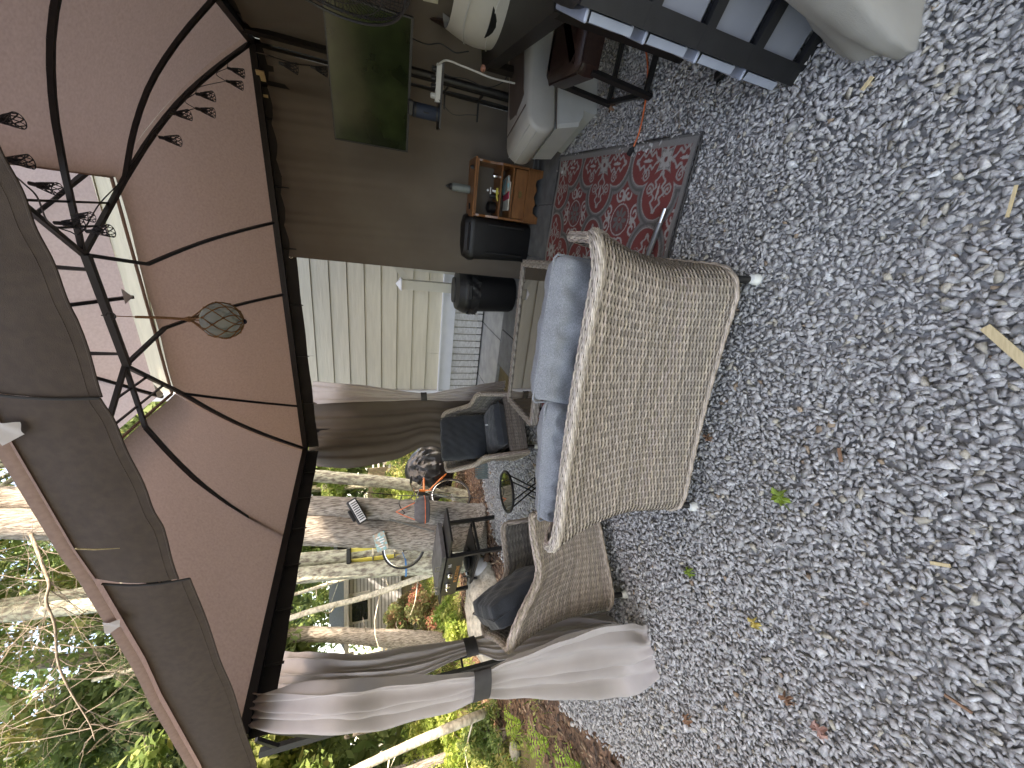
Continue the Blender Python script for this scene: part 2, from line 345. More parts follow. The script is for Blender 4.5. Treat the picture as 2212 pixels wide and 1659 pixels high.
# mulch chips
x, y = jitter_grid(-5, 0, .9, 7.6, .05, r); k = inpoly(x, y, MULCH); x, y = x[k], y[k]
P2 = np.stack([x, y, r.uniform(-.01, .012, len(x))], 1)
cv, cf, ci = scatter(hull_protos(8, 8, 6), P2, .02 * np.exp(r.normal(0, .4, len(x))), np.stack([r.uniform(1, 2.4, len(x)), r.uniform(.4, .7, len(x)), r.uniform(.2, .4, len(x))], 1), 19, .35)
ct = np.array([(.20, .11, .07), (.30, .19, .12), (.13, .08, .055), (.42, .31, .21), (.10, .075, .06)])[r.integers(0, 5, len(x))] * r.uniform(.7, 1.2, (len(x), 1))
tag(link('mulch_chips', npmesh('mulch_chips', cv, cf, ct[ci]), M['chips']), 'brown bark mulch and leaf litter beside the gravel', 'mulch', kind='stuff')

# patio pavers between the rug and the house
patio = bpy.data.objects.new('patio', None); col.objects.link(patio); tag(patio, kind='structure')
A2 = Vector((.916, -.40, 0)); B2 = Vector((.40, .916, 0)); O2 = Vector((1.89, 2.745, 0))
def pv(a0, a1, b0, b1, m):
    mb = MB(); gp = .006; z0, z1 = -.06, .012 + random.uniform(-.002, .002)
    q = [O2 + A2 * a + B2 * b for a, b in ((a0 + gp, b0 + gp), (a1 - gp, b0 + gp), (a1 - gp, b1 - gp), (a0 + gp, b1 - gp))]
    mb.prism([(p.x, p.y) for p in q], z0, z1); part('paver', mb, m, patio)
for i in range(-5, 3):
    pv(.09 + i * .46, .09 + (i + 1) * .46, .04, .52, M['patio2'])
    pv(.09 + i * .46, .09 + (i + 1) * .46, .52, 1.0, M['patio2'])
for i in range(-4, 4):
    pv(-.3 + i * .8 , -.3 + (i + 1) * .8, 1.0, 1.75, M['patio']); pv(-.3 + i * .8, -.3 + (i + 1) * .8, 1.75, 2.62, M['patio'])

# ---------------------------------------------------------------- the house
HC = Vector((-.11, 5.65, 0))
house = thing('house', 'cream lap sided house wall with white slatted skirting behind the gazebo', 'house', HC, math.atan2(-.40, .916))
# local x runs along the wall, local -y faces the gazebo
zc = .62; k = 0
while zc < 4.6:
    xs = [-.0, [.62, 3.2, 1.9, .55, 2.6][k % 5] + .0, 5.2] if k % 2 == 0 else [0., 2.4 + (k % 3) * .5, 5.2]
    for x0, x1 in zip(xs[:-1], xs[1:]):
        mb = MB(); x0 += .05 if x0 == 0 else 0; h = .174
        a, b = x0 + .0015, x1 - .0015
        vs = [(a, -.034, zc), (b, -.034, zc), (b, -.020, zc + h + .02), (a, -.020, zc + h + .02), (a, .01, zc), (b, .01, zc), (b, .01, zc + h + .02), (a, .01, zc + h + .02)]
        mb.add(vs, [(0, 1, 2, 3), (5, 4, 7, 6), (4, 5, 1, 0), (3, 2, 6, 7), (4, 0, 3, 7), (1, 5, 6, 2)])
        part('siding_board', mb, M['siding'], house, world=False)
    zc += .2; k += 1
mb = MB(); mb.box((2.6, .16, 3.2), (5.2, .28, 6.2)); part('wall', mb, M['siding'], house, world=False)
mb = MB(); mb.box((2.62, .014, 2.7), (5.1, .006, 4.1)); part('lap_shadow_sheet', mb, M['band'], house, world=False)  # dark sheet that puts lap shadow lines into the gaps between boards
mb = MB(); mb.box((2.6, -.012, .53), (5.3, .06, .17)).box((2.6, -.03, .625), (5.3, .10, .018)); part('skirt_trim', mb, M['trim'], house, world=False)
mb = MB(); mb.box((0, -.02, 3.4), (.10, .09, 5.7)); part('corner_trim', mb, M['trim'], house, world=False)
for i in range(50):
    mb = MB(); mb.box((.06 + i * .101, -.005 + random.uniform(-.002, .002), .24), (.087, .02, .405)); part('skirting_slat', mb, M['deckwhite'], house, world=False)
mb = MB(); mb.box((2.6, .04, .2), (5.2, .01, .44)); part('skirting_backing', mb, M['band'], house, world=False)
# wing added out of view on the right to shade the gazebo and gravel
mb = MB(); mb.box((9.1, -4.2, 4.1), (7.6, 11.6, 8.4)); part('added_shade_wing', mb, M['siding'], house, world=False)
mb = MB()
for sx in (-1, 1):
    mb.add([(9.1 + sx * 4.1, -10.3, 8.2), (9.1 + sx * 4.1, 1.9, 8.2), (9.1, 1.9, 9.9), (9.1, -10.3, 9.9)], [(0, 1, 2, 3)])
part('added_wing_roof', mb, M['roof'], house, world=False)
# stair railing beside the bins
rail = thing('stair_railing', 'beige stair handrail with square capped post behind the black bins', 'railing', tuple((1.155, 4.420, 1.031)[:2]) + (0,), math.atan2(-.40, .916))
mb = MB(); mb.box((0, 0, .60), (.105, .105, 1.20)); mb.at((0, 0, 0)); part('post', mb, M['greenpost'], rail, world=False)
mb = MB(); mb.add([(-.065, -.065, 1.21), (.065, -.065, 1.21), (.065, .065, 1.21), (-.065, .065, 1.21), (0, 0, 1.265)], [(0, 3, 2, 1), (0, 1, 4), (1, 2, 4), (2, 3, 4), (3, 0, 4)]); mb.box((0, 0, 1.203), (.13, .13, .012)); part('post_cap', mb, M['trim'], rail, world=False)
mb = MB(); mb.bar((.04, 0, 1.14), (1.0, .05, 1.85), .045, .07); mb.bar((.04, 0, .30), (1.0, .05, 1.0), .04, .05); part('handrail', mb, M['greenpost'], rail, world=False)
for i in range(5):
    mb = MB(); t = .14 + i * .17; p0 = lerp((.04, 0, .30), (1.0, .05, 1.0), t); p1 = lerp((.04, 0, 1.14), (1.0, .05, 1.85), t); mb.bar(p0, p1, .035); part('baluster', mb, M['greenpost'], rail, world=False)

# ---------------------------------------------------------------- gazebo
GA = Vector((.916, -.40, 0)); GB = Vector((.40, .916, 0))
cR = Vector((2.527, 3.198, 2.310)); cL2 = Vector((-0.642, 4.216, 2.150)); cL1 = Vector((-1.772, 2.219, 2.104)); cN = Vector((1.46, .72, 2.37))
gz = thing('gazebo', 'soft top gazebo with vented brown canopy on a black steel frame', 'gazebo', (.4, 2.67, 0))
rdg = [Vector((0.677, 2.524, 2.870)), Vector((0.124, 2.849, 2.870))]      # ridge ends: R side, L side
nR = Vector((1.189, 2.739, 2.820)); nL = Vector((-0.054, 3.378, 2.820))          # far corners of the vent opening
nLn = nL - GB * .95 + Vector((-.02, 0, .02)); nRn = nR - GB * .95
openc = [nR, nL, nLn, nRn]; eave = [cR, cL2, cL1, cN]
def panel_surface(e0, e1, o0, o1, n=22, m=9, sag=.05, drop=.0):
    rings = []
    for j in range(m):
        t = j / (m - 1); row = []
        for i in range(n):
            s_ = i / (n - 1); a = e0.lerp(e1, s_); b = o0.lerp(o1, s_); p = a.lerp(b, t)
            bul = math.sin(PI * t) * .075                                # ribs are bowed
            sg = -sag * math.sin(PI * s_) * (1 - t * .8) * 0.5 * (1 - t)
            wr = .006 * math.sin(s_ * 31 + t * 5) * math.exp(-((t) * 5) ** 2) + .004 * math.sin(s_ * 13 + t * 9)
            row.append(p + Vector((0, 0, bul + sg + wr + .03)))
        rings.append(row)
    return rings
for i in range(4):
    e0, e1 = eave[i], eave[(i + 1) % 4]; o0, o1 = openc[i], openc[(i + 1) % 4]
    cen = Vector((.4, 2.67, 0)); ex = lambda p: p + (Vector((p.x, p.y, 0)) - cen).normalized() * .06
    mb = MB(); mb.loft(panel_surface(ex(e0), ex(e1), o0, o1), closed=False); part('canopy_panel', mb, M['canopy'], gz, smooth='all')
    # hem rolled round the vent opening, catches the light from above
    mb = MB(); mb.bar(o0 + Vector((0, 0, .05)), o1 + Vector((0, 0, .05)), .014, .012); part('vent_hem', mb, M['canopy'], gz)
# upper tier
upr = [rdg[0] + Vector((0, 0, .36)), rdg[1] + Vector((0, 0, .36))]
cen = Vector((.4, 2.67, 0))
ox = [p + (Vector((p.x, p.y, 0)) - Vector((openc[0].x + openc[1].x + openc[2].x + openc[3].x, openc[0].y + openc[1].y + openc[2].y + openc[3].y, 0)) / 4).normalized() * .05 + Vector((0, 0, .155)) for p in openc]
mb = MB()
def tri_patch(a, b, c, d, n=8):
    rg = []
    for j in range(n):
        t = j / (n - 1); rg.append([a.lerp(b, i / (n - 1)).lerp(d.lerp(c, i / (n - 1)), t) + Vector((0, 0, -.03 * math.sin(PI * t))) for i in range(n)])
    return rg
for (a, b, c, d) in ((ox[0], ox[1], upr[1], upr[0]), (ox[1], ox[2], upr[1], upr[1]), (ox[2], ox[3], upr[0], upr[1]), (ox[3], ox[0], upr[0], upr[0])): mb.loft(tri_patch(a, b, c, d), closed=False)
part('vent_canopy', mb, M['vent'], gz, smooth='all')
def rod(name, pts, w=.028, n=12):
    mb = MB(); P = smoothpath([tuple(p) for p in pts], n) if len(pts) > 2 else [tuple(p) for p in pts]
    for a, b in zip(P[:-1], P[1:]): mb.bar(a, b, w)
    return part(name, mb, M['black_metal'], gz)
def bow(a, b, h=.075): 
    return [a, a.lerp(b, .25) + Vector((0, 0, h * .7)), a.lerp(b, .5) + Vector((0, 0, h)), a.lerp(b, .75) + Vector((0, 0, h * .7)), b]
dz = Vector((0, 0, -.01))
rod('ridge_pole', [rdg[0] + dz, rdg[1] + dz], .032)
for p, q, s_ in ((rdg[0], nR, cR), (rdg[1], nL, cL2), (rdg[1], nLn, cL1), (rdg[0], nRn, cN)):
    rod('hip_rib', [p, q + dz], .022); rod('hip_rib', bow(q + dz, s_), .022)
m1 = cR.lerp(cL2, .367); m2 = cR.lerp(cL2, .543); m3_ = cR.lerp(cL2, .862); bk = Vector((-1.221, 3.348, 2.155))
e_ = nR.lerp(nL, .34) + dz; rod('side_rib', [rdg[0], e_], .020); rod('side_rib', bow(e_, m1, .055), .018)
e_ = nR.lerp(nL, .64) + dz; rod('side_rib', [rdg[1], e_], .020); rod('side_rib', bow(e_, m2, .055), .018)
rod('side_rib', bow(nL + dz, m3_, .04), .018)
rod('side_rib', [rdg[1], nL.lerp(nLn, .5) + dz], .021); rod('side_rib', bow(nL.lerp(nLn, .5) + dz, bk, .075), .022)
rod('side_rib', [rdg[0], nR.lerp(nRn, .5) + dz], .021); rod('side_rib', bow(nR.lerp(nRn, .5) + dz, cR.lerp(cN, .60), .09), .020)
rod('side_rib', bow(nR + dz, cR.lerp(cN, .24), .09), .020)
# upper tier uprights and rafters
for t in (.12, .88):
    p = rdg[0].lerp(rdg[1], t); 
    for sg in (-1, 1):
        mb = MB(); mb.bar(p, p + Vector((0, 0, .34)) + GB * sg * .02, .016); part('upright', mb, M['black_metal'], gz)
rod('upper_ridge', [upr[0] + Vector((0, 0, -.03)), upr[1] + Vector((0, 0, -.03))], .024)
for a, b in ((upr[0], ox[0]), (upr[1], ox[1]), (upr[1], ox[2]), (upr[0], ox[3]), (upr[0].lerp(upr[1], .5), ox[0].lerp(ox[1], .5)), (upr[0].lerp(upr[1], .5), ox[2].lerp(ox[3], .5))):
    rod('rafter', [a + Vector((0, 0, -.03)), b + Vector((0, 0, -.03))], .020)
for t in (.35, .65):
    mb = MB(); mb.bar(rdg[1].lerp(nL, t), rdg[1].lerp(nLn, t), .010); part('brace', mb, M['black_metal'], gz)
    mb = MB(); mb.bar(rdg[0].lerp(nR, t), rdg[0].lerp(nRn, t), .010); part('brace', mb, M['black_metal'], gz)
# white gussets sewn on the vent canopy for the rafters
for b in (ox[0].lerp(ox[1], .5), ox[1]):
    mb = MB(); c = b + Vector((0, 0, -.03)); inw = (Vector((.45, 2.4, 0)) - Vector((b.x, b.y, 0))).normalized()
    mb.add([tuple(c), tuple(c + inw * .10 + GA * .05), tuple(c + inw * .10 - GA * .05), tuple(c + inw * .06 + Vector((0, 0, -.03)))], [(0, 1, 3), (0, 3, 2), (1, 2, 3)]); part('rafter_pocket', mb, M['curtain'], gz)
# beams with a dark netting band under them
for i in range(4):
    e0, e1 = eave[i], eave[(i + 1) % 4]
    if i == 2:
        mb = MB(); mb.bar(e0 + Vector((0, 0, .03)), e1 + Vector((0, 0, .03)), .04, .045); part('beam', mb, M['black_metal'], gz); continue
    mb = MB(); mb.bar(e0, e1, .04, .045); part('beam', mb, M['black_metal'], gz)
    out = ((e0 + e1) / 2 - cen); out.z = 0; out.normalize(); N_ = 46; rg = []
    for z_ in (0, -.06, -.115):
        rg.append([e0.lerp(e1, k / N_) + out * (.03 + .002 * math.sin(k * 1.9)) + Vector((0, 0, z_ + .0025 * math.sin(k * .8) * (z_ < 0))) for k in range(N_ + 1)])
    mb = MB(); mb.loft(rg, closed=False); part('netting_band', mb, M['band'], gz, smooth='all')
    for k in range(1, 7):
        mb = MB(); p = e0.lerp(e1, k / 7) + out * .02; mb.bar(p + Vector((0, 0, -.02)), p + Vector((0, 0, -.125)), .006, .02); part('band_clip', mb, M['black_plastic'], gz)
# near valance hanging from the eave above the viewer: two overlapping flaps, seam gaps between
VN = [Vector((-0.029, 1.147, 2.060)), Vector((0.336, 1.036, 2.100))]
vdir = Vector((cN.x - cL1.x, cN.y - cL1.y, 0)).normalized()
vb = [Vector(p) for p in ((-1.913, 2.196, 2.051), (-1.389, 1.954, 2.061), (-1.071, 1.806, 2.076), (-0.692, 1.631, 2.092), (-0.677, 1.624, 2.119), (-0.460, 1.524, 2.119), (-0.329, 1.463, 2.131), (-0.138, 1.374, 2.146), (-0.030, 1.324, 2.162), (0.167, 1.233, 2.162), (0.301, 1.171, 2.173), (0.410, 1.121, 2.182), (0.517, 1.071, 2.193))]
vt = [Vector(p) for p in ((-1.789, 2.139, 2.257), (-1.254, 1.891, 2.291), (-1.041, 1.793, 2.295), (-0.664, 1.618, 2.325), (-0.627, 1.601, 2.327), (-0.501, 1.542, 2.344), (-0.372, 1.483, 2.354), (-0.145, 1.378, 2.371), (-0.015, 1.318, 2.380), (0.156, 1.238, 2.394), (0.278, 1.182, 2.417), (0.375, 1.137, 2.441), (0.467, 1.094, 2.486))]
vb.insert(0, vb[0] - vdir * .12 + Vector((0, 0, .0))); vt.insert(0, vt[0] - vdir * .22)
def linpath(P_, n):
    q = np.linspace(0, len(P_) - 1, n); A_ = np.array([tuple(p) for p in P_]); return np.stack([np.interp(q, np.arange(len(P_)), A_[:, j]) for j in range(3)], 1)
def flap(i0, i1, lift=0, ext=0):
    a = linpath(vb, 157); b = linpath(vt, 157); s0, s1 = int(round(i0 * 156)), int(round(i1 * 156)); rg = []
    for j in range(11):
        t = j / 10; row = []
        for k in range(s0, s1 + 1):
            p = Vector(a[k]).lerp(Vector(b[k]), t); n = Vector((vdir.y, -vdir.x, 0))
            p += n * (.016 * math.sin(PI * t) + .004 * math.sin(k * .42 + t * 2.2) * (1 - t) + lift)
            row.append(p)
        rg.append(row)
    return rg
for i0, i1, l in ((0, 4 / 13, -.012), (5 / 13, 9 / 13, .0), (9 / 13, 1, -.008)):
    mb = MB(); F_ = flap(i0, i1, l); mb.loft(F_, closed=False); v_ = part('valance_flap', mb, M['valance'], gz, smooth='all')
    mb = MB(); mb.tube([p + Vector((0, 0, .0)) for p in F_[0]], .0035, 6); mb.tube([F_[1][k] for k in range(len(F_[1]))], .0012, 4); part('hem', mb, M['valance'], v_)
    mb = MB(); mb.tube([F_[j][-1] + Vector((0, 0, 0)) for j in range(11)], .004, 6); part('seam_edge', mb, M['band'], v_)
# outer skirt of the canopy edge seen as a pale line above the valance
mb = MB(); P_ = linpath(vt, 60); n_ = Vector((vdir.y, -vdir.x, 0))
mb.loft([[Vector(p) + n_ * .012 - Vector((0, 0, .004)) for p in P_], [Vector(p) + n_ * .022 + Vector((0, 0, .022)) for p in P_], [Vector(p) - n_ * .14 + Vector((0, 0, .055)) for p in P_]], closed=False)
part('canopy_edge', mb, M['canopy'], gz, smooth='all')
# corner posts: paired square legs tied by short rungs
def corner_post(c, d1, d2, w=.26):
    legs = [c, c + d1 * w, c + d2 * w]
    for p in legs:
        mb = MB(); mb.bar((p.x, p.y, 0), (p.x, p.y, c.z), .034); part('post', mb, M['black_metal'], gz)
    for q in legs[1:]:
        for k in range(1, 7):
            z_ = .3 * k; mb = MB(); mb.bar((c.x, c.y, z_), (q.x, q.y, z_), .014); part('rung', mb, M['black_metal'], gz)
    for q in legs:
        mb = MB(); mb.box((q.x, q.y, .012), (.09, .09, .02)); part('foot_plate', mb, M['black_metal'], gz)
cP = Vector((-2.082, 2.463, 1.987)); cP.z = 2.10; corner_post(cP, GA, GB, .24)
corner_post(cL2 + Vector((.02, .20, 0)), GA, -GB, .16)
corner_post(cR, -GA, -GB, .24)
corner_post(cN + Vector((.1, -.1, 0)), -GA, GB, .2)
# wedge bracket at the near left post
mb = MB(); mb.bar((cP.x, cP.y, 1.78), tuple(cP + GA * .24 + Vector((0, 0, -.02))), .03); mb.bar((cP.x, cP.y, 2.0), tuple(cP + GA * .14), .02); part('bracket', mb, M['black_metal'], gz)

# pine needle and white cloths caught on the valance
mb = MB(); mb.tube([(-0.367, 1.126, 2.100), (-0.388, 1.168, 2.090), (-0.409, 1.218, 2.070)], [.0016, .0018, .0008], 6); tag(part('pine_needle', mb, M['rawwood']), 'dry tan pine needle stuck on the inside of the near valance', 'pine needle')
def rag(name, label, c, w, h, seed):
    rr = random.Random(seed); rg = []; c = Vector(c)
    for j in range(7):
        t = j / 6; rg.append([c + vdir * ((i / 6 - .5) * w * (1 - .5 * t) + .2 * w * t) + Vector((0, 0, -t * h)) + Vector((vdir.y, -vdir.x, 0)) * (.004 * math.sin(i * .9 + j) + .03) for i in range(7)])
    mb = MB(); mb.loft(rg, closed=False); tag(part(name, mb, M['curtain'], smooth='all'), label, 'cloth')
rag('cloth_flap', 'pale cloth flap hanging at the top of the valance near the left picture edge', (-0.107, 1.360, 2.368), .07, .05, 1)
rag('cloth_flap', 'small pale cloth flap hanging beside the torn valance seam', (-0.813, 1.687, 2.337), .06, .045, 2)

# ---------------------------------------------------------------- curtains
def cloth_rows(rows, nu=60, nv=90, folds=7, seed=1, wr=.004, drop=None):
    """rows: (t, left point, right point, fold depth). Folds run down the cloth."""
    rr = np.random.default_rng(seed); ph = rr.uniform(0, 6.28, 6); ts = [r_[0] for r_ in rows]
    L = smoothpath_t([r_[1] for r_ in rows], ts, nv); Rr = smoothpath_t([r_[2] for r_ in rows], ts, nv); am = np.interp(np.linspace(0, 1, nv), ts, [r_[3] for r_ in rows])
    u = np.linspace(0, 1, nu); out = []
    for j in range(nv):
        t = j / (nv - 1); a, b = L[j], Rr[j]; d = b - a; d2 = np.array([d[0], d[1], 0]); n = np.array([-d2[1], d2[0], 0]); n = n / (np.linalg.norm(n) + 1e-9)
        uu = u + .018 * np.sin(u * 17 + ph[0] + t * 3) * np.sin(PI * u)
        P = a[None] + d[None] * uu[:, None]
        uw = u + .06 * np.sin(u * 5 + ph[2]) + .03 * np.sin(u * 13 + ph[0] + t * 2)
        f = np.sin(uw * folds * 6.283 + ph[1] + .8 * np.sin(t * 3 + ph[2])) * (.7 + .5 * np.sin(u * 7 + ph[5])) + .5 * np.sin(u * folds * 2.3 * 6.283 + ph[3] + t * 2) + .35 * np.sin(u * folds * .5 * 6.283 + ph[4])
        f = np.sign(f) * np.abs(f) ** .8
        f += 0.0
        P = P + n[None] * (f * am[j])[:, None] + n[None] * (wr * np.sin(t * 40 + u * 9 + ph[5]) * np.sin(u * 7 + t * 13))[:, None]
        out.append([tuple(p) for p in P])
    return out
def smoothpath_t(pts, ts, n):
    P = np.array(pts, float); q = np.linspace(0, 1, n); res = np.zeros((n, 3)); m = len(pts)
    tang = np.zeros_like(P)
    for i in range(m):
        a, b = max(i - 1, 0), min(i + 1, m - 1); tang[i] = (P[b] - P[a]) / (ts[b] - ts[a])
    for k, t in enumerate(q):
        i = min(np.searchsorted(ts, t, 'right') - 1, m - 2); i = max(i, 0); h = ts[i + 1] - ts[i]; s_ = (t - ts[i]) / h
        res[k] = (2 * s_ ** 3 - 3 * s_ ** 2 + 1) * P[i] + (s_ ** 3 - 2 * s_ ** 2 + s_) * h * tang[i] + (-2 * s_ ** 3 + 3 * s_ ** 2) * P[i + 1] + (s_ ** 3 - s_ ** 2) * h * tang[i + 1]
    return res
def curtain(name, label, rows, m, folds=7, seed=1, tie=None, nu=70, nv=90, wr=.004, hem=True):
    root = thing(name, label, 'curtain', tuple(rows[-1][1][:2]) + (0,))
    rg = cloth_rows(rows, nu, nv, folds, seed, wr); mb = MB(); mb.loft(rg, closed=False); cl = part('cloth', mb, m, root, smooth='all')
    if tie:
        t, rad, h = tie; j = int(t * (nv - 1)); row = np.array(rg[j]); c = row.mean(0); w_ = np.linalg.norm(row[-1] - row[0]) / 2; d = (row[-1] - row[0]); an = math.atan2(d[1], d[0]); rings = []
        for k, (dz_, e) in enumerate(((-h / 2, .0), (-h / 2, .005), (0, .003), (h / 2, .005), (h / 2, 0))):
            rings.append([(c[0] + math.cos(an) * (w_ + .006 + e) * math.cos(a) - math.sin(an) * (rad + e) * math.sin(a), c[1] + math.sin(an) * (w_ + .006 + e) * math.cos(a) + math.cos(an) * (rad + e) * math.sin(a), c[2] + dz_ + .004 * math.cos(a)) for a in np.linspace(0, 2 * PI, 25)[:-1]])
        mb = MB(); mb.loft(rings); part('tie_back', mb, M['dark_strap'], root, smooth=True)
    return root, rg
# near-left light curtain (vertical plane of the near side through the left post)
curtain('curtain', 'light taupe curtain tied with a dark strap, hem pooling on the gravel', [
    (0, (-1.783, 2.276, 2.100), (-1.668, 2.369, 2.100), .035), (.14, (-1.582, 1.911, 1.705), (-1.312, 1.793, 1.688), .04), (.3, (-1.645, 1.906, 1.429), (-1.346, 1.776, 1.430), .032),
    (.42, (-1.650, 1.883, 1.129), (-1.386, 1.768, 1.148), .022), (.5, (-1.611, 1.853, 0.957), (-1.413, 1.767, 0.980), .014), (.56, (-1.677, 1.882, 0.809), (-1.378, 1.752, 0.852), .018),
    (.7, (-1.785, 1.901, 0.451), (-1.276, 1.679, 0.566), .035), (.85, (-1.893, 1.919, 0.049), (-1.245, 1.636, 0.253), .04), (.95, (-1.694, 1.705, 0.035), (-1.380, 1.742, 0.050), .022), (1, (-1.628, 1.650, 0.012), (-1.386, 1.737, 0.012), .012)],
    M['curtain'], 2.1, 4, (.5, .035, .085), nu=110, nv=150, wr=.006)
# second, darker curtain on the far side of the same corner
curtain('curtain', 'dusky taupe curtain tied back just behind the light one at the left corner', [
    (0, (-1.806, 2.542, 2.120), (-1.952, 3.090, 2.120), .03), (.3, (-1.670, 2.257, 1.591), (-1.612, 2.390, 1.598), .03), (.46, (-1.691, 2.210, 1.255), (-1.624, 2.362, 1.240), .022),
    (.55, (-1.664, 2.239, 0.918), (-1.627, 2.324, 0.897), .013), (.62, (-1.683, 2.156, 0.765), (-1.612, 2.318, 0.712), .02), (.85, (-1.672, 2.094, 0.354), (-1.594, 2.274, 0.258), .035), (1, (-1.687, 2.036, 0.015), (-1.511, 2.085, 0.015), .04)],
    M['curtain'], 2.6, 8, (.55, .03, .075), nu=80, nv=120, wr=.005)
# far corner pair
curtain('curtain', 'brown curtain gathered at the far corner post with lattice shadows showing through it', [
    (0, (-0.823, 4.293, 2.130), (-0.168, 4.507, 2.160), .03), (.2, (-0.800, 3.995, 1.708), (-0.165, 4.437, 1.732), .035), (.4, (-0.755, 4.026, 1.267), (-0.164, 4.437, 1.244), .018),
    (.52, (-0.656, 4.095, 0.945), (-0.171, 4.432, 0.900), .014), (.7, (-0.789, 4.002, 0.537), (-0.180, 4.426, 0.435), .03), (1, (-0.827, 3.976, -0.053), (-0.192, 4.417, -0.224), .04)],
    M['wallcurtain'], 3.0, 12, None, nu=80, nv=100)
mb = MB()
curtain('curtain', 'slim taupe curtain tied at mid height in front of the cream house corner', [
    (0, (-0.198, 4.492, 2.140), (0.054, 4.754, 2.160), .02), (.25, (-0.168, 3.962, 1.592), (-0.006, 3.892, 1.589), .018), (.5, (-0.161, 3.960, 0.997), (-0.093, 3.930, 1.000), .008),
    (.62, (-0.177, 3.966, 0.743), (-0.057, 3.914, 0.752), .014), (.85, (-0.165, 3.961, 0.333), (0.009, 3.885, 0.353), .02), (1, (-0.106, 3.935, 0.125), (0.039, 3.872, 0.134), .02)],
    M['curtain'], 1.6, 13, (.5, .02, .06), nu=60, nv=100)
# closed curtains: far wall and right wall
def wall_curtain(label, a, b, folds, seed, extra, droop=.03, out=0):
    root = thing('curtain', label, 'curtain', (b[0], b[1], 0)); n = 200; mrows = 60; rr = np.random.default_rng(seed); ph = rr.uniform(0, 6.28, 8)
    a = np.array(a); b = np.array(b); d = b - a; nn = np.array([d[1], -d[0], 0]); nn /= np.linalg.norm(nn); rg = []
    for j in range(mrows):
        t = j / (mrows - 1); row = []
        for i in range(n):
            u = i / (n - 1); top = a + d * u; k = u * extra
            sc = abs((k % 1) - .5) * 2                                  # 1 at the rings, 0 between
            z = (top[2] - droop - droop * (1 - sc ** 1.6) * .6) * (1 - t) + .02 * t
            pull = math.exp(-t * 7) * (1 - sc) * .02
            f = .013 * math.sin(u * folds * 6.28 * .6 + ph[0] + .9 * math.sin(t * 2.5)) + .003 * math.sin(u * folds * 1.2 * 6.28 + ph[1] + t * 2 + 2 * math.sin(u * 5)) 
            rad = .006 * math.exp(-t * 5) * (.5 + .5 * math.sin(k * 4 + 1)) * math.sin(k * 6.28 * 3 + t * 9)
            p = top + nn * (f * (.35 + .65 * t) + rad + pull + .008 * math.sin(t * 9 + u * 14) + out * t * (1 - u ** 6)); row.append((p[0], p[1], z))
        rg.append(row)
    mb = MB(); mb.loft(rg, closed=False); part('cloth', mb, M['wallcurtain'], root, smooth='all')
    for i in range(int(extra) + 1):
        u = min(1, i / extra); top = a + d * u; mb = MB(); mb.at((top[0] + nn[0] * .02, top[1] + nn[1] * .02, top[2] - droop - .016), (PI / 2, 0, math.atan2(d[1], d[0]))); mb.torus(.011, .0035, 12, 6); part('ring', mb, M['chrome'], root)
    return root
aR = cR + Vector((0, 0, -.03)); 
e1_ = cR.lerp(cL2, .447)
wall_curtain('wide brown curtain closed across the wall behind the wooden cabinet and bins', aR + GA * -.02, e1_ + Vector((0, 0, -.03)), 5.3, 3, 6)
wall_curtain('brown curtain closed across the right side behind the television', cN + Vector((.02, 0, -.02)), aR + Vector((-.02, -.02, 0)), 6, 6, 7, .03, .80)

# ---------------------------------------------------------------- string lights
sl = thing('string_lights', 'string of black openwork cone lamp shades looped along the gazebo ribs', 'string lights', tuple(nR))
cord_pts = [nR + Vector((-.05, -.1, -.06)), nR + Vector((.03, .02, -.06))]
def ribp(a, b, t, h=.075): return a.lerp(b, t) + Vector((0, 0, h * math.sin(PI * t)))
def shade(p, s=1.0, tilt=(0, 0), az=0):
    mb = MB(); mb.at(p, (tilt[0], tilt[1], az)); n = 8; rings = 4; h = .082 * s; vs = []; fs = []; r0, r1 = .007 * s, .030 * s
    def pt(u, t, o=0): a = 2 * PI * u / n + t * .0; r_ = r0 + (r1 - r0) * t ** .9 + o; return (r_ * math.cos(a), r_ * math.sin(a), -t * h)
    mb.lathe([(.0035 * s, .022 * s), (.009 * s, .018 * s), (.010 * s, -.002), (.0085 * s, -.012)], 8)
    zig = []
    for j in range(rings):
        t0, t1 = .12 + j * .88 / rings, .12 + (j + 1) * .88 / rings
        for i in range(n):
            o = .5 * (j % 2)
            mb.tube([pt(i + o, t0), pt(i + o + .5, t1)], .0022 * s, 4, cap=False); mb.tube([pt(i + o, t0), pt(i + o - .5, t1)], .0022 * s, 4, cap=False)
    mb.tube([pt(i, 1) for i in np.linspace(0, n, 19)], .002 * s, 5, cap=False)
    mb.lathe([(.0075 * s, -.012), (.012 * s, -.03 * s), (.009 * s, -.045 * s), (.001, -.05 * s)], 8)
    part('lamp_shade', mb, M['black_plastic'], sl)
def hang(P_, s=1.0, tl=(0, 0)): shade(P_, s, tl); 
rp = lambda t: ribp(nR, cR, t)
cp = []
for k, t in enumerate(np.linspace(0.0, 1.0, 26)):
    cp.append(rp(t) + Vector((.012 * math.sin(k * 2.1), -.022 + .01 * math.cos(k * 1.7), -.02)))
mb = MB(); mb.tube(smoothpath([tuple(p) for p in cp], 80), .0032, 5); part('cord', mb, M['black_plastic'], sl)
for (px_, py_, z_, s_) in (): pass
LS = [((1.318, 2.719, 2.700), 1.1), ((1.489, 2.794, 2.660), 1.0), ((1.612, 2.732, 2.580), .95), ((1.767, 2.896, 2.520), .95), ((1.828, 2.843, 2.500), .95), ((2.163, 3.155, 2.440), .95), ((2.231, 3.119, 2.420), .95), ((2.550, 3.255, 2.340), .85)]
for p, s_ in LS[1:]: shade(p, s_, (random.uniform(-.12, .12), random.uniform(-.12, .12)))
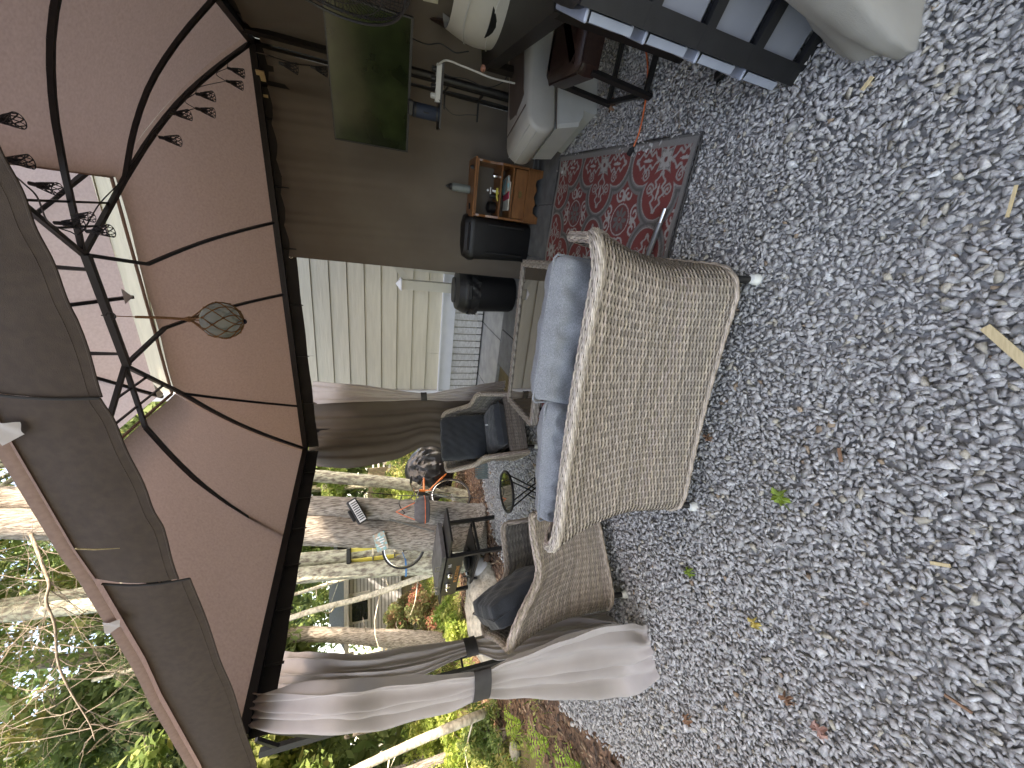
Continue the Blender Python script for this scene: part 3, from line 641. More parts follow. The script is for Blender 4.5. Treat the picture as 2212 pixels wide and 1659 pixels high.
for i in range(1, len(LS) - 1):
    a = Vector(LS[i][0]) + Vector((0, 0, .02)); b = Vector(LS[i + 1][0]) + Vector((0, 0, .02)); c = rp(.15 + .11 * i) + Vector((0, 0, -.02)); mid = (a + b) / 2 + Vector((0, 0, .03))
    mb = MB(); mb.tube(smoothpath([tuple(a), tuple(mid.lerp(c, .6)), tuple(b)], 12), .0022, 5); part('cord', mb, M['black_plastic'], sl)
# shades near the ridge and under the near rib
for p, s_ in (((0.734, 1.845, 2.620), .80), ((0.694, 2.123, 2.720), .85), ((0.730, 2.305, 2.720), .95), ((0.822, 2.383, 2.820), .8), ((0.694, 1.584, 2.520), .68), ((0.783, 1.527, 2.500), .7)): shade(p, s_, (random.uniform(-.2, .2), random.uniform(-.2, .2)))
mb = MB(); mb.tube(smoothpath([(0.810, 1.572, 2.560), (0.710, 1.621, 2.560), (0.741, 1.862, 2.660), (0.718, 1.920, 2.660), (0.686, 2.101, 2.740), (0.712, 2.280, 2.780), (0.714, 2.283, 2.740), (0.971, 2.588, 2.840), (1.148, 2.687, 2.800)], 60), .003, 5); part('cord', mb, M['black_plastic'], sl)
# two shades on a cord leading to the television
for p in ((1.917, 2.536, 1.980), (2.089, 2.727, 1.840)): shade(p, .95, (0, .1))
mb = MB(); mb.tube(smoothpath([tuple(cR + Vector((-.15, -.1, -.05))), (1.939, 2.524, 2.060), (1.970, 2.574, 2.000), (2.035, 2.662, 1.930), (2.168, 2.820, 1.870), (2.184, 2.848, 1.780)], 30), .003, 5); part('cord', mb, M['black_plastic'], sl)
# pale wooden blocks on the beam
for i, (a, b) in enumerate((((2.352, 3.243, 2.270), (2.292, 3.386, 2.270)), ((2.252, 3.348, 2.270), (2.155, 3.433, 2.260)), ((2.129, 3.406, 2.260), (2.135, 3.514, 2.260)))):
    a = Vector(a); b = Vector(b); mb = MB(); mb.bar(a - GB * .03, b - GB * .03, .012, .055)
    tag(part('wood_sign', mb, M['rawwood']), ['pale whitewashed wood sign strip on the beam, nearest the corner', 'pale whitewashed wood sign strip on the beam, middle of the three', 'short pale wood sign strip on the beam, farthest from the corner'][i], 'wood sign', 'wood strips on the gazebo beam')

# ---------------------------------------------------------------- hanging glass float
hk = Vector((0.386, 2.641, 2.800)); fl = thing('glass_float', 'sea green glass fishing float in a rope net hanging from the ridge hook', 'glass float', tuple(hk))
fx, fy = hk.x, hk.y
def FP(px): return None
mb = MB(); r_ = .020
mb.tube([(fx, fy, 2.865), (fx, fy, 2.845)] + [(fx + r_ * math.sin(a) * GA.x, fy + r_ * math.sin(a) * GA.y, 2.825 + r_ * math.cos(a)) for a in np.linspace(0, 5.0, 14)], .0032, 6); part('hook', mb, M['black_metal'], fl)
zt, zn, zb = 2.803, 2.46, 2.212                                   # loop, neck, bottom of the ball
mb = MB(); mb.tube([(fx, fy, zt), (fx, fy, 2.72)], .0025, 6); mb.tube([(fx, fy, 2.72), (fx + .002, fy, 2.6), (fx, fy, 2.48)], .0075, 8); part('rope', mb, M['rope'], fl)
RB_ = .105; bc = Vector((fx, fy, zb + RB_ + .005))
mb = MB(); mb.lathe([(RB_ * math.sin(a) + 1e-4, -RB_ * math.cos(a)) for a in np.linspace(0, PI, 25)], 36, tuple(bc), cap=False); part('glass_ball', mb, M['float_glass'], fl, smooth='all')
mb = MB(); nk = Vector((fx, fy, 2.48)); n = 8; RN = RB_ + .003
mb.tube([(fx, fy, 2.50), (fx, fy, 2.48), (fx, fy, 2.455)], [.009, .018, .011], 8)
def bp(i, t): a = 2 * PI * i / n; th = t * PI; return bc + Vector((RN * math.sin(th) * math.cos(a), RN * math.sin(th) * math.sin(a), RN * math.cos(th)))
for i in range(n): mb.tube([tuple(nk), tuple(bp(i, .2)), tuple(bp(i, .30))], .0032, 5)
for lv in range(4):
    t0, t1 = .30 + lv * .16, .30 + (lv + 1) * .16
    for i in range(n):
        o = .5 * (lv % 2); tm = (t0 + t1) / 2
        for sg in (.25, -.25): mb.tube([tuple(bp(i + o, t0)), tuple(bp(i + o + sg, tm)), tuple(bp(i + o + 2 * sg, t1))], .003, 5)
        p = bp(i + o, t0); mb.tube([tuple(p + Vector((0, 0, .005))), tuple(p - Vector((0, 0, .005)))], .0055, 6)
mb.tube([tuple(bc + Vector((0, 0, -RB_ + .004))), tuple(bc + Vector((0, 0, -RB_ - .006)))], .012, 8)
part('rope_net', mb, M['rope'], fl)
mb = MB(); mb.lathe([(.001, 0), (.013, .001), (.015, -.006), (.006, -.013), (.001, -.013)], 14, (fx, fy, zb - .002)); part('blue_bead', mb, M['blue_can'], fl, smooth=True)

# ---------------------------------------------------------------- wicker
def weave(S_, nrow, nstake, pitch_u, pitch_v, amp=.0026, seed=0, ns=4, swap=False, base=(.68, .57, .47)):
    """S_(u, v) -> points on the surface; double strands run along u and pass over and under stakes."""
    rr = np.random.default_rng(seed); nu = nstake * ns + 1; u = np.linspace(0, 1, nu); bumps = ((-.5, -.9), (-.27, .75), (0, -.1), (.27, .75), (.5, -.9)); Vs = []; Cs = []
    def nrm(uu, vv):
        e = 1e-3; a = S_(np.clip(uu + e, 0, 1), vv) - S_(np.clip(uu - e, 0, 1), vv); b = S_(uu, np.clip(vv + e, 0, 1)) - S_(uu, np.clip(vv - e, 0, 1))
        n = np.cross(a, b); return n / (np.linalg.norm(n, axis=1)[:, None] + 1e-12)
    for j in range(nrow):
        ph = PI * (u * nstake) + PI * (j % 2); h = amp * np.cos(ph); sd = .12 * np.sin(ph * 1.0 + .6)
        cc = np.array(base) * rr.uniform(.72, 1.22) * np.array([1, rr.uniform(.97, 1.02), rr.uniform(.92, 1.04)])
        k = np.interp(u * nstake, np.arange(nstake + 1), rr.uniform(.8, 1.2, nstake + 1))
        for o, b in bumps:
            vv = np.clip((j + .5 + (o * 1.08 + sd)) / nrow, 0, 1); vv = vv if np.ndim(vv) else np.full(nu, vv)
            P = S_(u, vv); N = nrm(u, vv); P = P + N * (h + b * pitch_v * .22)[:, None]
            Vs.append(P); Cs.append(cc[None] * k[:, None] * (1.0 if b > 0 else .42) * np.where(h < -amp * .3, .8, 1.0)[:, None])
    Vs = np.array(Vs).reshape(nrow, 5, nu, 3); Cs = np.array(Cs).reshape(nrow, 5, nu, 3); idx = np.arange(nrow * 5 * nu).reshape(nrow, 5, nu)
    F_ = np.stack([idx[:, :-1, :-1], idx[:, :-1, 1:], idx[:, 1:, 1:], idx[:, 1:, :-1]], -1).reshape(-1, 4)
    V1, C1 = Vs.reshape(-1, 3), Cs.reshape(-1, 3)
    # stakes
    nv = max(8, nrow // 3); v = np.linspace(0, 1, nv); SV = []; SC = []
    for i in range(nstake + 1):
        for o in (-.16, -.07, 0, .07, .16):
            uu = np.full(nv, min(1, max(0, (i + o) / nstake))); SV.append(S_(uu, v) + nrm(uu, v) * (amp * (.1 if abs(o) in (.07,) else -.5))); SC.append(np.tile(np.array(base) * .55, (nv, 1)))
    n0 = len(V1); SV = np.array(SV).reshape(nstake + 1, 5, nv, 3); idx = n0 + np.arange((nstake + 1) * 5 * nv).reshape(nstake + 1, 5, nv)
    F2 = np.stack([idx[:, :-1, :-1], idx[:, :-1, 1:], idx[:, 1:, 1:], idx[:, 1:, :-1]], -1).reshape(-1, 4)
    return np.concatenate([V1, SV.reshape(-1, 3)]), np.concatenate([F_, F2]), np.concatenate([C1, np.array(SC).reshape(-1, 3)])
def join(meshes):
    v, f, c, n = [], [], [], 0
    for a, b, d in meshes: v.append(a); f.append(b + n); c.append(d); n += len(a)
    return np.concatenate(v), np.concatenate(f), np.concatenate(c)
def surf_from_grid(Gd):
    """bilinear surface from a grid of points [nv][nu]"""
    Gd = np.array(Gd, float); nv, nu = Gd.shape[:2]
    def f(u, v):
        x = np.clip(u, 0, 1) * (nu - 1); y = np.clip(v, 0, 1) * (nv - 1); i = np.minimum(x.astype(int), nu - 2); j = np.minimum(y.astype(int), nv - 2); a = (x - i)[:, None]; b = (y - j)[:, None]
        return (Gd[j, i] * (1 - a) + Gd[j, i + 1] * a) * (1 - b) + (Gd[j + 1, i] * (1 - a) + Gd[j + 1, i + 1] * a) * b
    return f
def tube_surf(path, rad, n=16):
    P = np.array(path, float); T = np.gradient(P, axis=0); T /= np.linalg.norm(T, axis=1)[:, None]; up = np.array([0, 0, 1.]); rows = []
    A_ = np.cross(T, up); bad = np.linalg.norm(A_, axis=1) < .2; A_[bad] = np.cross(T[bad], np.array([1, 0, 0.])); A_ /= np.linalg.norm(A_, axis=1)[:, None]
    for i in range(1, len(A_)):
        if A_[i] @ A_[i - 1] < 0: A_[i] *= -1
    B_ = np.cross(A_, T)
    for k in range(n + 1): a = 2 * PI * k / n; rows.append(P + (A_ * math.cos(a) + B_ * math.sin(a)) * rad)
    return surf_from_grid(rows)
def plane_surf(a, b, c, d):
    return surf_from_grid([[a, b], [d, c]])
def back_sheet(name, Gd, parent, off=0):
    mb = MB(); mb.loft([[tuple(p) for p in r_] for r_ in Gd], closed=False); return part(name, mb, M['wicker_back'], parent, world=False, smooth='all')
def stuff_mesh(name, data, parent, label=None):
    v, f, c = data; o = link(name, npmesh(name, v, f, c, smooth=True), M['wicker'], parent, world=False); o['kind'] = 'stuff'
    if label: o['label'] = label
    return o

def wicker_seat(name, label, cat, loc, rz, Wd, D, arm_h, back_h, group=None, fine=1.0, cush=None, wf=.05, flare=.06, seed=1, feet=True, legs_out=(0, 0)):
    """local +y is the front, x to the side, origin on the ground in the middle"""
    root = thing(name, label, cat, loc, rz, group); hw = Wd / 2; zb = .13
    lv = [(0, 0, 0), (.18, -.012, .0), (.4, -.025, .0), (.62, -.01, .015), (.82, .02, .04), (1, flare, .075)]     # height share, side offset of the back corner, lean of the back
    NU = 90; yb, yf = -D / 2, D / 2
    def ring(t, so, ln):
        rc = .13; pts = []; xb = hw - .03 + so; yy = yb - ln; fx_ = hw + wf * t
        side = [(-fx_, yf - .02 * t), (-(fx_ * .45 + xb * .55), (yf + yy) / 2)]
        pts += side; pts += [(-xb, yy + rc)]
        for a in (25, 50, 70): pts.append((-xb + rc * (1 - math.cos(R(a))) * .9, yy + rc * (1 - math.sin(R(a)))))
        pts += [(-xb + rc, yy), (-xb * .4, yy + .01), (0, yy + .015), (xb * .4, yy + .01), (xb - rc, yy)]
        for a in (70, 50, 25): pts.append((xb - rc * (1 - math.cos(R(a))) * .9, yy + rc * (1 - math.sin(R(a)))))
        pts += [(xb, yy + rc)]; pts += [(-p[0], p[1]) for p in side[::-1]]
        P = smoothpath([(p[0], p[1], 0) for p in pts], 400); L_ = np.concatenate([[0], np.cumsum(np.linalg.norm(np.diff(P, axis=0), axis=1))]); q = np.linspace(0, L_[-1], NU)
        return np.stack([np.interp(q, L_, P[:, 0]), np.interp(q, L_, P[:, 1]), np.zeros(NU)], 1)
    base = ring(0, 0, 0)
    top = ring(1, flare, .075); f_ = np.clip((yf - top[:, 1]) / (yf - top[:, 1].min()), 0, 1)
    sm = np.clip((f_ - .45) / .5, 0, 1); zt = arm_h + (back_h - arm_h) * (sm * sm * (3 - 2 * sm)) - .03 * (f_ < .12) * (1 - f_ / .12)
    cxn = np.abs(top[:, 0]) / hw; zt = zt + .012 * np.clip(cxn - .7, 0, 1) * (f_ > .9)
    Gd = []; hs = np.linspace(0, 1, 13)
    for h in hs:
        so = np.interp(h, [q[0] for q in lv], [q[1] for q in lv]); ln = np.interp(h, [q[0] for q in lv], [q[2] for q in lv]); r_ = ring(h, so, ln); r_[:, 2] = zb + (zt - zb) * h; Gd.append(r_)
    Gd = np.array(Gd); per = np.linalg.norm(np.diff(Gd[6], axis=0), axis=1).sum()
    rows = int((back_h - zb) / (.0086 * fine)); st = int(per / (.032 * fine))
    outer = surf_from_grid(Gd[::-1])
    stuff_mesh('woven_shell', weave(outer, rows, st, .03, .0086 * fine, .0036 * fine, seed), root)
    # inner skin, offset inwards
    cen = np.array([0, D * .1, 0]); inn = Gd.copy(); dd = inn - cen; dd[..., 2] = 0; dd /= np.linalg.norm(dd, axis=2)[..., None]; inn = inn - dd * .035
    mid = Gd - dd * .012
    back_sheet('shell_lining', mid, root)
    isf = surf_from_grid(inn); stuff_mesh('woven_lining', weave(isf, rows // 2, st // 2, .06, .017, .003, seed + 1, base=(.38, .35, .31)), root)
    # rim: up one arm front, over the back, down the other
    rim = Gd[-1] - dd[-1] * .016; lf = np.array([Gd[k][0] for k in range(0, 13, 3)]) - dd[0][0] * .016; rt = np.array([Gd[k][-1] for k in range(0, 13, 3)]) - dd[0][-1] * .016
    path = np.concatenate([lf[:-1], rim[::3], rim[-1:], rt[::-1][1:]]); path = smoothpath([tuple(p) for p in path], 260)
    L_ = np.linalg.norm(np.diff(path, axis=0), axis=1).sum()
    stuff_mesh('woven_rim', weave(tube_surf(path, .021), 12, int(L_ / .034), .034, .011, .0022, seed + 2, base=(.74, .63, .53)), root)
    mb = MB(); mb.tube([tuple(p) for p in path[::4]], .0185, 8); part('rim_core', mb, M['wicker_back'], root, world=False)
    # bottom edge roll
    be = Gd[0][::3]; mb = MB()
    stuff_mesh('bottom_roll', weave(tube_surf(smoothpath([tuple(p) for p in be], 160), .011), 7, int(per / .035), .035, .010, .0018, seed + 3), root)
    # front apron and seat deck
    xa = hw - .005; fr = .5
    ap = plane_surf((xa, yf - .03, .31), (-xa, yf - .03, .31), (-xa, yf - .03, zb), (xa, yf - .03, zb))
    stuff_mesh('front_apron', weave(ap, 18, int(2 * xa / .032), .032, .01, .0028, seed + 4, base=(.48, .41, .355)), root)
    mb = MB(); mb.box((0, .02, .20), (2 * xa - .16, D - .16, .02)).box((0, .02, .295), (2 * xa - .16, D - .16, .02)).box((0, yf - .045, .215), (2 * xa - .06, .012, .17)); part('seat_deck', mb, M['wicker_back'], root, world=False)
    for sx in (-1, 1):
        for sy, lo in ((-1, legs_out[0]), (1, legs_out[1])):
            x_ = sx * (hw - .085); y_ = sy * (D / 2 - .075)
            mb = MB(); mb.tube([(x_, y_, .17), (x_ + sx * .008, y_ + sy * lo * .4, .10), (x_ + sx * .016, y_ + sy * lo, .015)], .0155, 10); lg = part('leg', mb, M['black_metal'], root, world=False, smooth=True)
            if feet:
                mb = MB(); mb.lathe([(.021, .0), (.024, .012), (.022, .03), (.018, .046), (.012, .048)], 12, (x_ + sx * .016, y_ + sy * lo, 0)); part('foot_cap', mb, M['whiteskin'], lg, world=False, smooth=True)
    return root
def cushion(name, parent, c, dim, rot, m, seed=1, puff=.25, wr=.006, sag=0, n=34, label=None):
    rr = np.random.default_rng(seed); ph = rr.uniform(0, 6.28, 10); mb = MB(); mb.at(c, rot); w, d, h = dim; u = np.linspace(-1, 1, n); top = []; bot = []
    e = lambda a: np.sign(a) * (1 - (1 - np.abs(a)) ** 1.9)
    for j in u:
        rt_, rb = [], []
        for i in u:
            edge = (1 - abs(i) ** 5) * (1 - abs(j) ** 5); edge = max(edge, 0) ** .5
            corner = 1 - .05 * (abs(i * j)) ** 3
            x, y = i * w / 2 * corner + .004 * math.sin(j * 9 + ph[0]), j * d / 2 * corner + .004 * math.sin(i * 8 + ph[1])
            z = h / 2 * (.62 * (edge > 0) * min(1, edge * 3) + .38 * edge + puff * edge * math.cos(i * 1.4) * math.cos(j * 1.4))
            z2 = wr * (math.sin(i * 5 + j * 3 + ph[2]) + .7 * math.sin(i * 11 - j * 7 + ph[3]) + .6 * math.sin(j * 13 + i * 4 + ph[4]) + .5 * math.sin(i * 19 + j * 15 + ph[5])) * edge
            z2 += wr * 2.2 * math.exp(-((abs(j) - .85) / .12) ** 2) * math.sin(i * 24 + ph[6]) * .35
            rt_.append((x, y, z + z2 - sag * (1 - i * i) * (1 - j * j))); rb.append((x, y, -z + z2 * .6))
        top.append(rt_); bot.append(rb)
    mb.loft(top, closed=False); mb.loft([r_[::-1] for r_ in bot], closed=False)
    o = part(name, mb, m, parent, world=False, smooth='all')
    # piping along the seam
    pm = MB(); pm.at(c, rot); ring = [(i * w / 2 * .985, -d / 2 * .99, 0) for i in np.linspace(-.94, .94, 10)] + [(w / 2 * .985, j * d / 2, 0) for j in np.linspace(-.94, .94, 10)] + [(i * w / 2, d / 2 * .985, 0) for i in np.linspace(.94, -.94, 10)] + [(-w / 2 * .985, j * d / 2, 0) for j in np.linspace(.94, -.94, 10)]
    pm.tube(ring + ring[:1], .0045, 6); part('piping', pm, m, o, world=False, smooth=True)
    return o

# sofa seen from behind
srz = math.atan2(-.3, .954); sf_ = Vector((.3, .954, 0)); sx_ = Vector((.954, -.3, 0)); SD = .60
sc = (Vector((0.450, 1.048, 0.130)) + Vector((-0.636, 1.404, 0.130))) / 2; sc.z = 0; sc = sc + sf_ * (SD / 2 - .02)
sofa = wicker_seat('wicker_sofa', 'grey tan wicker loveseat seen from behind with heathered blue cushions', 'sofa', tuple(sc), srz, 1.20, SD, .60, .80, cush=1, wf=.07, flare=.055, seed=11, feet=True, legs_out=(.05, .02))
cushion('back_cushion', sofa, (.255, -.14, .632), (.56, .50, .14), (R(97), R(2), R(0)), M['cush_blue'], 3, .3, .010)
cushion('back_cushion', sofa, (-.265, -.155, .59), (.56, .48, .13), (R(99), R(-4), R(0)), M['cush_blue'], 4, .3, .010)
cushion('seat_cushion', sofa, (.245, .07, .375), (.485, .46, .12), (0, 0, 0), M['cush_mid'], 5, .2, .004)
cushion('seat_cushion', sofa, (-.245, .07, .375), (.485, .46, .12), (0, 0, 0), M['cush_mid'], 6, .2, .004)
# armchairs
crz = math.atan2(-.906, .42)
def chair_ax(rz): return Vector((math.cos(rz), math.sin(rz), 0)), Vector((-math.sin(rz), math.cos(rz), 0))
cx_, cy_ = chair_ax(crz)
leg_w = Vector((-1.318, 1.889, 0.050)); leg_w.z = 0
chL = leg_w - cx_ * (.30 - .03) + cy_ * (.27)
chair1 = wicker_seat('wicker_armchair', 'wicker armchair seen from its side between the sofa and the left curtains', 'armchair', tuple(chL), crz, .62, .62, .585, .80, 'wicker armchairs with slate cushions', wf=.0, flare=.06, seed=21, legs_out=(.01, .02))
cushion('back_cushion', chair1, (.0, -.15, .655), (.46, .48, .15), (R(110), R(3), 0), M['cush_dark'], 7, .35, .007)
cushion('seat_cushion', chair1, (0, .06, .375), (.42, .46, .11), (0, 0, 0), M['cush_mid'], 8, .2, .003)
frz = math.atan2(-.39, -.92); fx2, fy2 = chair_ax(frz)
ff = (Vector((-0.645, 3.210, 0.130)) + Vector((-0.089, 3.589, 0.130))) / 2; 
ff = Vector((-0.636, 3.210, 0.130)) - fx2 * .29; ff.z = 0; chF = ff - fy2 * .29
chair2 = wicker_seat('wicker_armchair', 'wicker armchair with slate cushions facing the viewer before the far brown curtain', 'armchair', tuple(chF), frz, .60, .60, .56, .80, 'wicker armchairs with slate cushions', fine=1.25, wf=.02, flare=.05, seed=31, legs_out=(.01, .01))
cushion('back_cushion', chair2, (.01, -.12, .645), (.45, .46, .14), (R(104), R(-2), 0), M['cush_dark'], 9, .4, .007)
cushion('seat_cushion', chair2, (0, .08, .375), (.43, .48, .12), (0, 0, 0), M['cush_mid'], 10, .2, .003)
mb = MB(); mb.box((-.045, .10, .452), (.015, .002, .03)); part('care_tag', mb, M['white'], chair2, world=False)

# ---------------------------------------------------------------- coffee table
ta, tb_, tc_, td = Vector((0.947, 2.551, 0.450)), Vector((0.671, 2.049, 0.450)), Vector((-0.070, 2.851, 0.450)), Vector((-0.332, 2.438, 0.450))
tcn = (ta + tb_ + tc_ + td) / 4; tu = ((ta - tc_) + (tb_ - td)).normalized(); tv = Vector((-tu.y, tu.x, 0)); tl = ((ta - tc_).length + (tb_ - td).length) / 2; tw = .50
ct_ = thing('coffee_table', 'long wicker edged coffee table with smoked glass top on the red rug', 'coffee table', (tcn.x, tcn.y, 0), math.atan2(tu.y, tu.x))
hl, hw_ = tl / 2, tw / 2; zt = .45
for (a, b) in (((-hl, -hw_), (hl, -hw_)), ((hl, -hw_), (hl, hw_)), ((hl, hw_), (-hl, hw_)), ((-hl, hw_), (-hl, -hw_))):
    n_ = 14; pth = [(a[0] + (b[0] - a[0]) * t, a[1] + (b[1] - a[1]) * t, zt - .022) for t in np.linspace(0, 1, n_)]; L_ = math.dist(a, b)
    P_ = np.array(pth); T_ = (P_[-1] - P_[0]) / L_; N_ = np.array([-T_[1], T_[0], 0]); rows_ = []
    for k in range(17):
        t = k / 16 * 2 * PI; cx0, sz0 = math.cos(t), math.sin(t); sq = 1 / max(abs(cx0), abs(sz0)) ** .75
        rows_.append(P_ + N_ * cx0 * sq * .024 + np.array([0, 0, 1]) * sz0 * sq * .024)
    stuff_mesh('wicker_edge', weave(surf_from_grid(rows_[::-1]), 14, int(L_ / .034), .034, .012, .002, 40 + int(L_ * 10), base=(.60, .52, .45)), ct_)
    mb = MB(); mb.bar(pth[0], pth[-1], .042, .042); part('edge_core', mb, M['wicker_back'], ct_, world=False)
mb = MB(); mb.box((0, 0, zt - .012), (tl - .05, tw - .05, .006)); part('glass_top', mb, M['glass_dark'], ct_, world=False)
for sx in (-1, 1):
    mb = MB(); mb.tube(smoothpath([(sx * (hl - .10), -hw_ + .01, zt - .05), (sx * (hl - .13), -hw_ + .06, .22), (sx * (hl - .16), 0, .13), (sx * (hl - .13), hw_ - .06, .22), (sx * (hl - .10), hw_ - .01, zt - .05)], 20), .011, 8); part('leg', mb, M['black_metal'], ct_, world=False, smooth=True)
    for sy in (-1, 1):
        mb = MB(); mb.tube(smoothpath([(sx * (hl - .16), sy * .02, .13), (sx * (hl - .14), sy * .12, .08), (sx * (hl - .10), sy * (hw_ - .03), .012)], 8), .010, 8); part('leg', mb, M['black_metal'], ct_, world=False, smooth=True)
mb = MB(); mb.tube([(-hl + .16, 0, .13), (hl - .16, 0, .13)], .009, 8); part('stretcher', mb, M['black_metal'], ct_, world=False)

# ---------------------------------------------------------------- rug
LA, LB = 2.30, 1.60; na_, nb_ = 460, 320
ga, gb = np.meshgrid(np.linspace(0, LA, na_), np.linspace(0, LB, nb_)); RBn = RB / np.linalg.norm(RB)
gxx = RUGN[0] + RA[0] / np.linalg.norm(RA) * ga + RBn[0] * gb; gyy = RUGN[1] + RA[1] / np.linalg.norm(RA) * ga + RBn[1] * gb
def rugcol(a, b):
    red = np.array([.25, .055, .048]); grey = np.array([.21, .195, .18]); lite = np.array([.46, .43, .39]); drk = np.array([.20, .06, .055]); P = .63
    C = np.tile(red, a.shape + (1,))
    x = ((a - .10) / P) % 1 - .5; y = ((b - .22) / P) % 1 - .5           # medallion at (0, 0), small flower at the cell corners
    qx, qy = .5 - np.abs(x), .5 - np.abs(y)
    d = np.minimum(np.hypot(qx - .27, qy) - .235, np.hypot(qx, qy - .27) - .235)
    def put(m, c): C[m] = c
    put(np.abs(d) < .040, grey); put(np.abs(d) < .012, grey * .62); put(np.abs(d + .033) < .004, lite * .9)
    # leaf shapes inside the four lobes
    for ax, ay in ((qx, qy), (qy, qx)):
        u, v = ax - .25, np.abs(ay); w_ = .062 * (1 + .35 * np.cos(u * 70)) * np.clip(1 - (u / .17) ** 2, 0, 1)
        put((np.abs(v - w_) < .013) & (np.abs(u) < .17), lite * .85); put((v < .016 * np.clip(1 - (u / .07) ** 2, 0, 1)) & (np.abs(u) < .07), lite)
        rr_ = np.hypot(u + .02, v - .115); th = np.arctan2(v - .115, u + .02); put((np.abs((rr_ - .006 * (th + PI)) % .03 - .01) < .008) & (rr_ < .055), lite * .8)
    # corner flower
    rc, tc2 = np.hypot(qx, qy), np.arctan2(qy, qx); put(rc < .075 * (.75 + .35 * np.abs(np.cos(tc2 * 4))), lite); put(rc < .022, drk)
    # medallion
    ab = np.hypot(x, y); th = np.arctan2(y, x); put(ab < .150, lite); put(ab < .138, drk); put(ab < .112 * np.abs(np.cos(th * 4)) ** .5 * (ab > .03), grey * .8); put(ab < .028, red); put(ab < .015, grey)
    # scrolls around the medallion
    for k in range(8):
        a0 = PI / 8 + k * PI / 4 + (0.10 if k % 2 else -.10); R0 = .235 if True else 0; cx0, cy0 = R0 * math.cos(a0), R0 * math.sin(a0); dx, dy = x - cx0, y - cy0; r0 = np.hypot(dx, dy); t0 = (np.arctan2(dy, dx) - a0 * (1) + (PI if k % 2 else 0)); t0 = t0 if k % 2 else -t0
        t0 = t0 % (2 * PI); sp = .012 + .0075 * t0; put((d > .045) & (ab > .165) & ((np.abs(r0 - sp) < .0115) | (np.abs(r0 - sp - .047) < .010) & (t0 < 2.6)), lite)
    for k in range(4):
        a0 = k * PI / 2; cx0, cy0 = .205 * math.cos(a0), .205 * math.sin(a0); r0 = np.hypot(x - cx0, y - cy0); t0 = np.arctan2(y - cy0, x - cx0) - a0
        put((d > .04) & (r0 < .040 * (.6 + .4 * np.abs(np.cos(t0 * 2.5)))), lite)
        cx0, cy0 = .36 * math.cos(a0 + PI / 4), .36 * math.sin(a0 + PI / 4); r0 = np.hypot(x - cx0, y - cy0); put((d > .045) & (r0 < .03), lite)
    wv = (np.indices(a.shape).sum(0) % 2) * .14 + .90; C = C * wv[..., None]
    bd = np.minimum(np.minimum(a, LA - a), np.minimum(b, LB - b)); C[bd < .042] = np.array([.27, .255, .235]); C[bd < .012] = np.array([.15, .145, .135])
    dirt = .84 + .16 * np.clip(np.sin(a * 3.1 + 1) * np.sin(b * 4.3) + .6, 0, 1); return C * dirt[..., None]
rc_ = rugcol(ga, gb); zz = .021 + .004 * np.sin(ga * 7) * np.sin(gb * 6 + 1) + .003 * np.sin(ga * 17 + gb * 9) + .012 * np.clip(1 - gb / .10, 0, 1) ** 2 * (np.sin(ga * 4) * .5 + .3)
ids = np.arange(na_ * nb_).reshape(nb_, na_); F_ = np.stack([ids[:-1, :-1], ids[1:, :-1], ids[1:, 1:], ids[:-1, 1:]], -1).reshape(-1, 4)
M['rug'] = mat('woven_rug', (1, 1, 1), .95, (.82, .82, .82), 260, 2, bump=.6, bscale=350, attr=True)
rug = thing('outdoor_rug', 'red outdoor rug with grey quatrefoil medallions lying on the gravel', 'rug', (RUGN[0], RUGN[1], 0))
link('rug_pile', npmesh('rug_pile', np.stack([gxx, gyy, zz], -1).reshape(-1, 3), F_, rc_.reshape(-1, 3), smooth=True), M['rug'], rug)
mb = MB(); cor = [(gxx[0, 0], gyy[0, 0]), (gxx[0, -1], gyy[0, -1]), (gxx[-1, -1], gyy[-1, -1]), (gxx[-1, 0], gyy[-1, 0])]
for k in range(4):
    p, q = cor[k], cor[(k + 1) % 4]; mb.tube([(p[0] + (q[0] - p[0]) * t, p[1] + (q[1] - p[1]) * t, .017 + .004 * math.sin(t * 14 + k)) for t in np.linspace(0, 1, 30)], .006, 6)
part('bound_edge', mb, M['dark_strap'], rug)

# metal pole on the rug
p0, p1 = Vector((0.904, 1.533, 0.050)), Vector((0.766, 1.627, 0.050)); dd_ = (p1 - p0).normalized()
pl_ = thing('metal_pole', 'short grey metal pole lying on the red rug behind the sofa arm', 'pole', (p0.x, p0.y, 0))
mb = MB(); mb.tube([p0, p0 + dd_ * .075], .0135, 12, cap=False); mb.tube([p0 + dd_ * .003, p0 + dd_ * .004], .0115, 12); part('pole_sleeve', mb, M['chrome'], pl_, smooth=True)
mb = MB(); mb.tube([p0 + dd_ * .07, p0 + dd_ * .62], .0155, 12); mb.tube([p0 + dd_ * .06, p0 + dd_ * .045 + Vector((0, 0, .012))], .004, 6); part('pole_tube', mb, M['steel'], pl_, smooth=True)

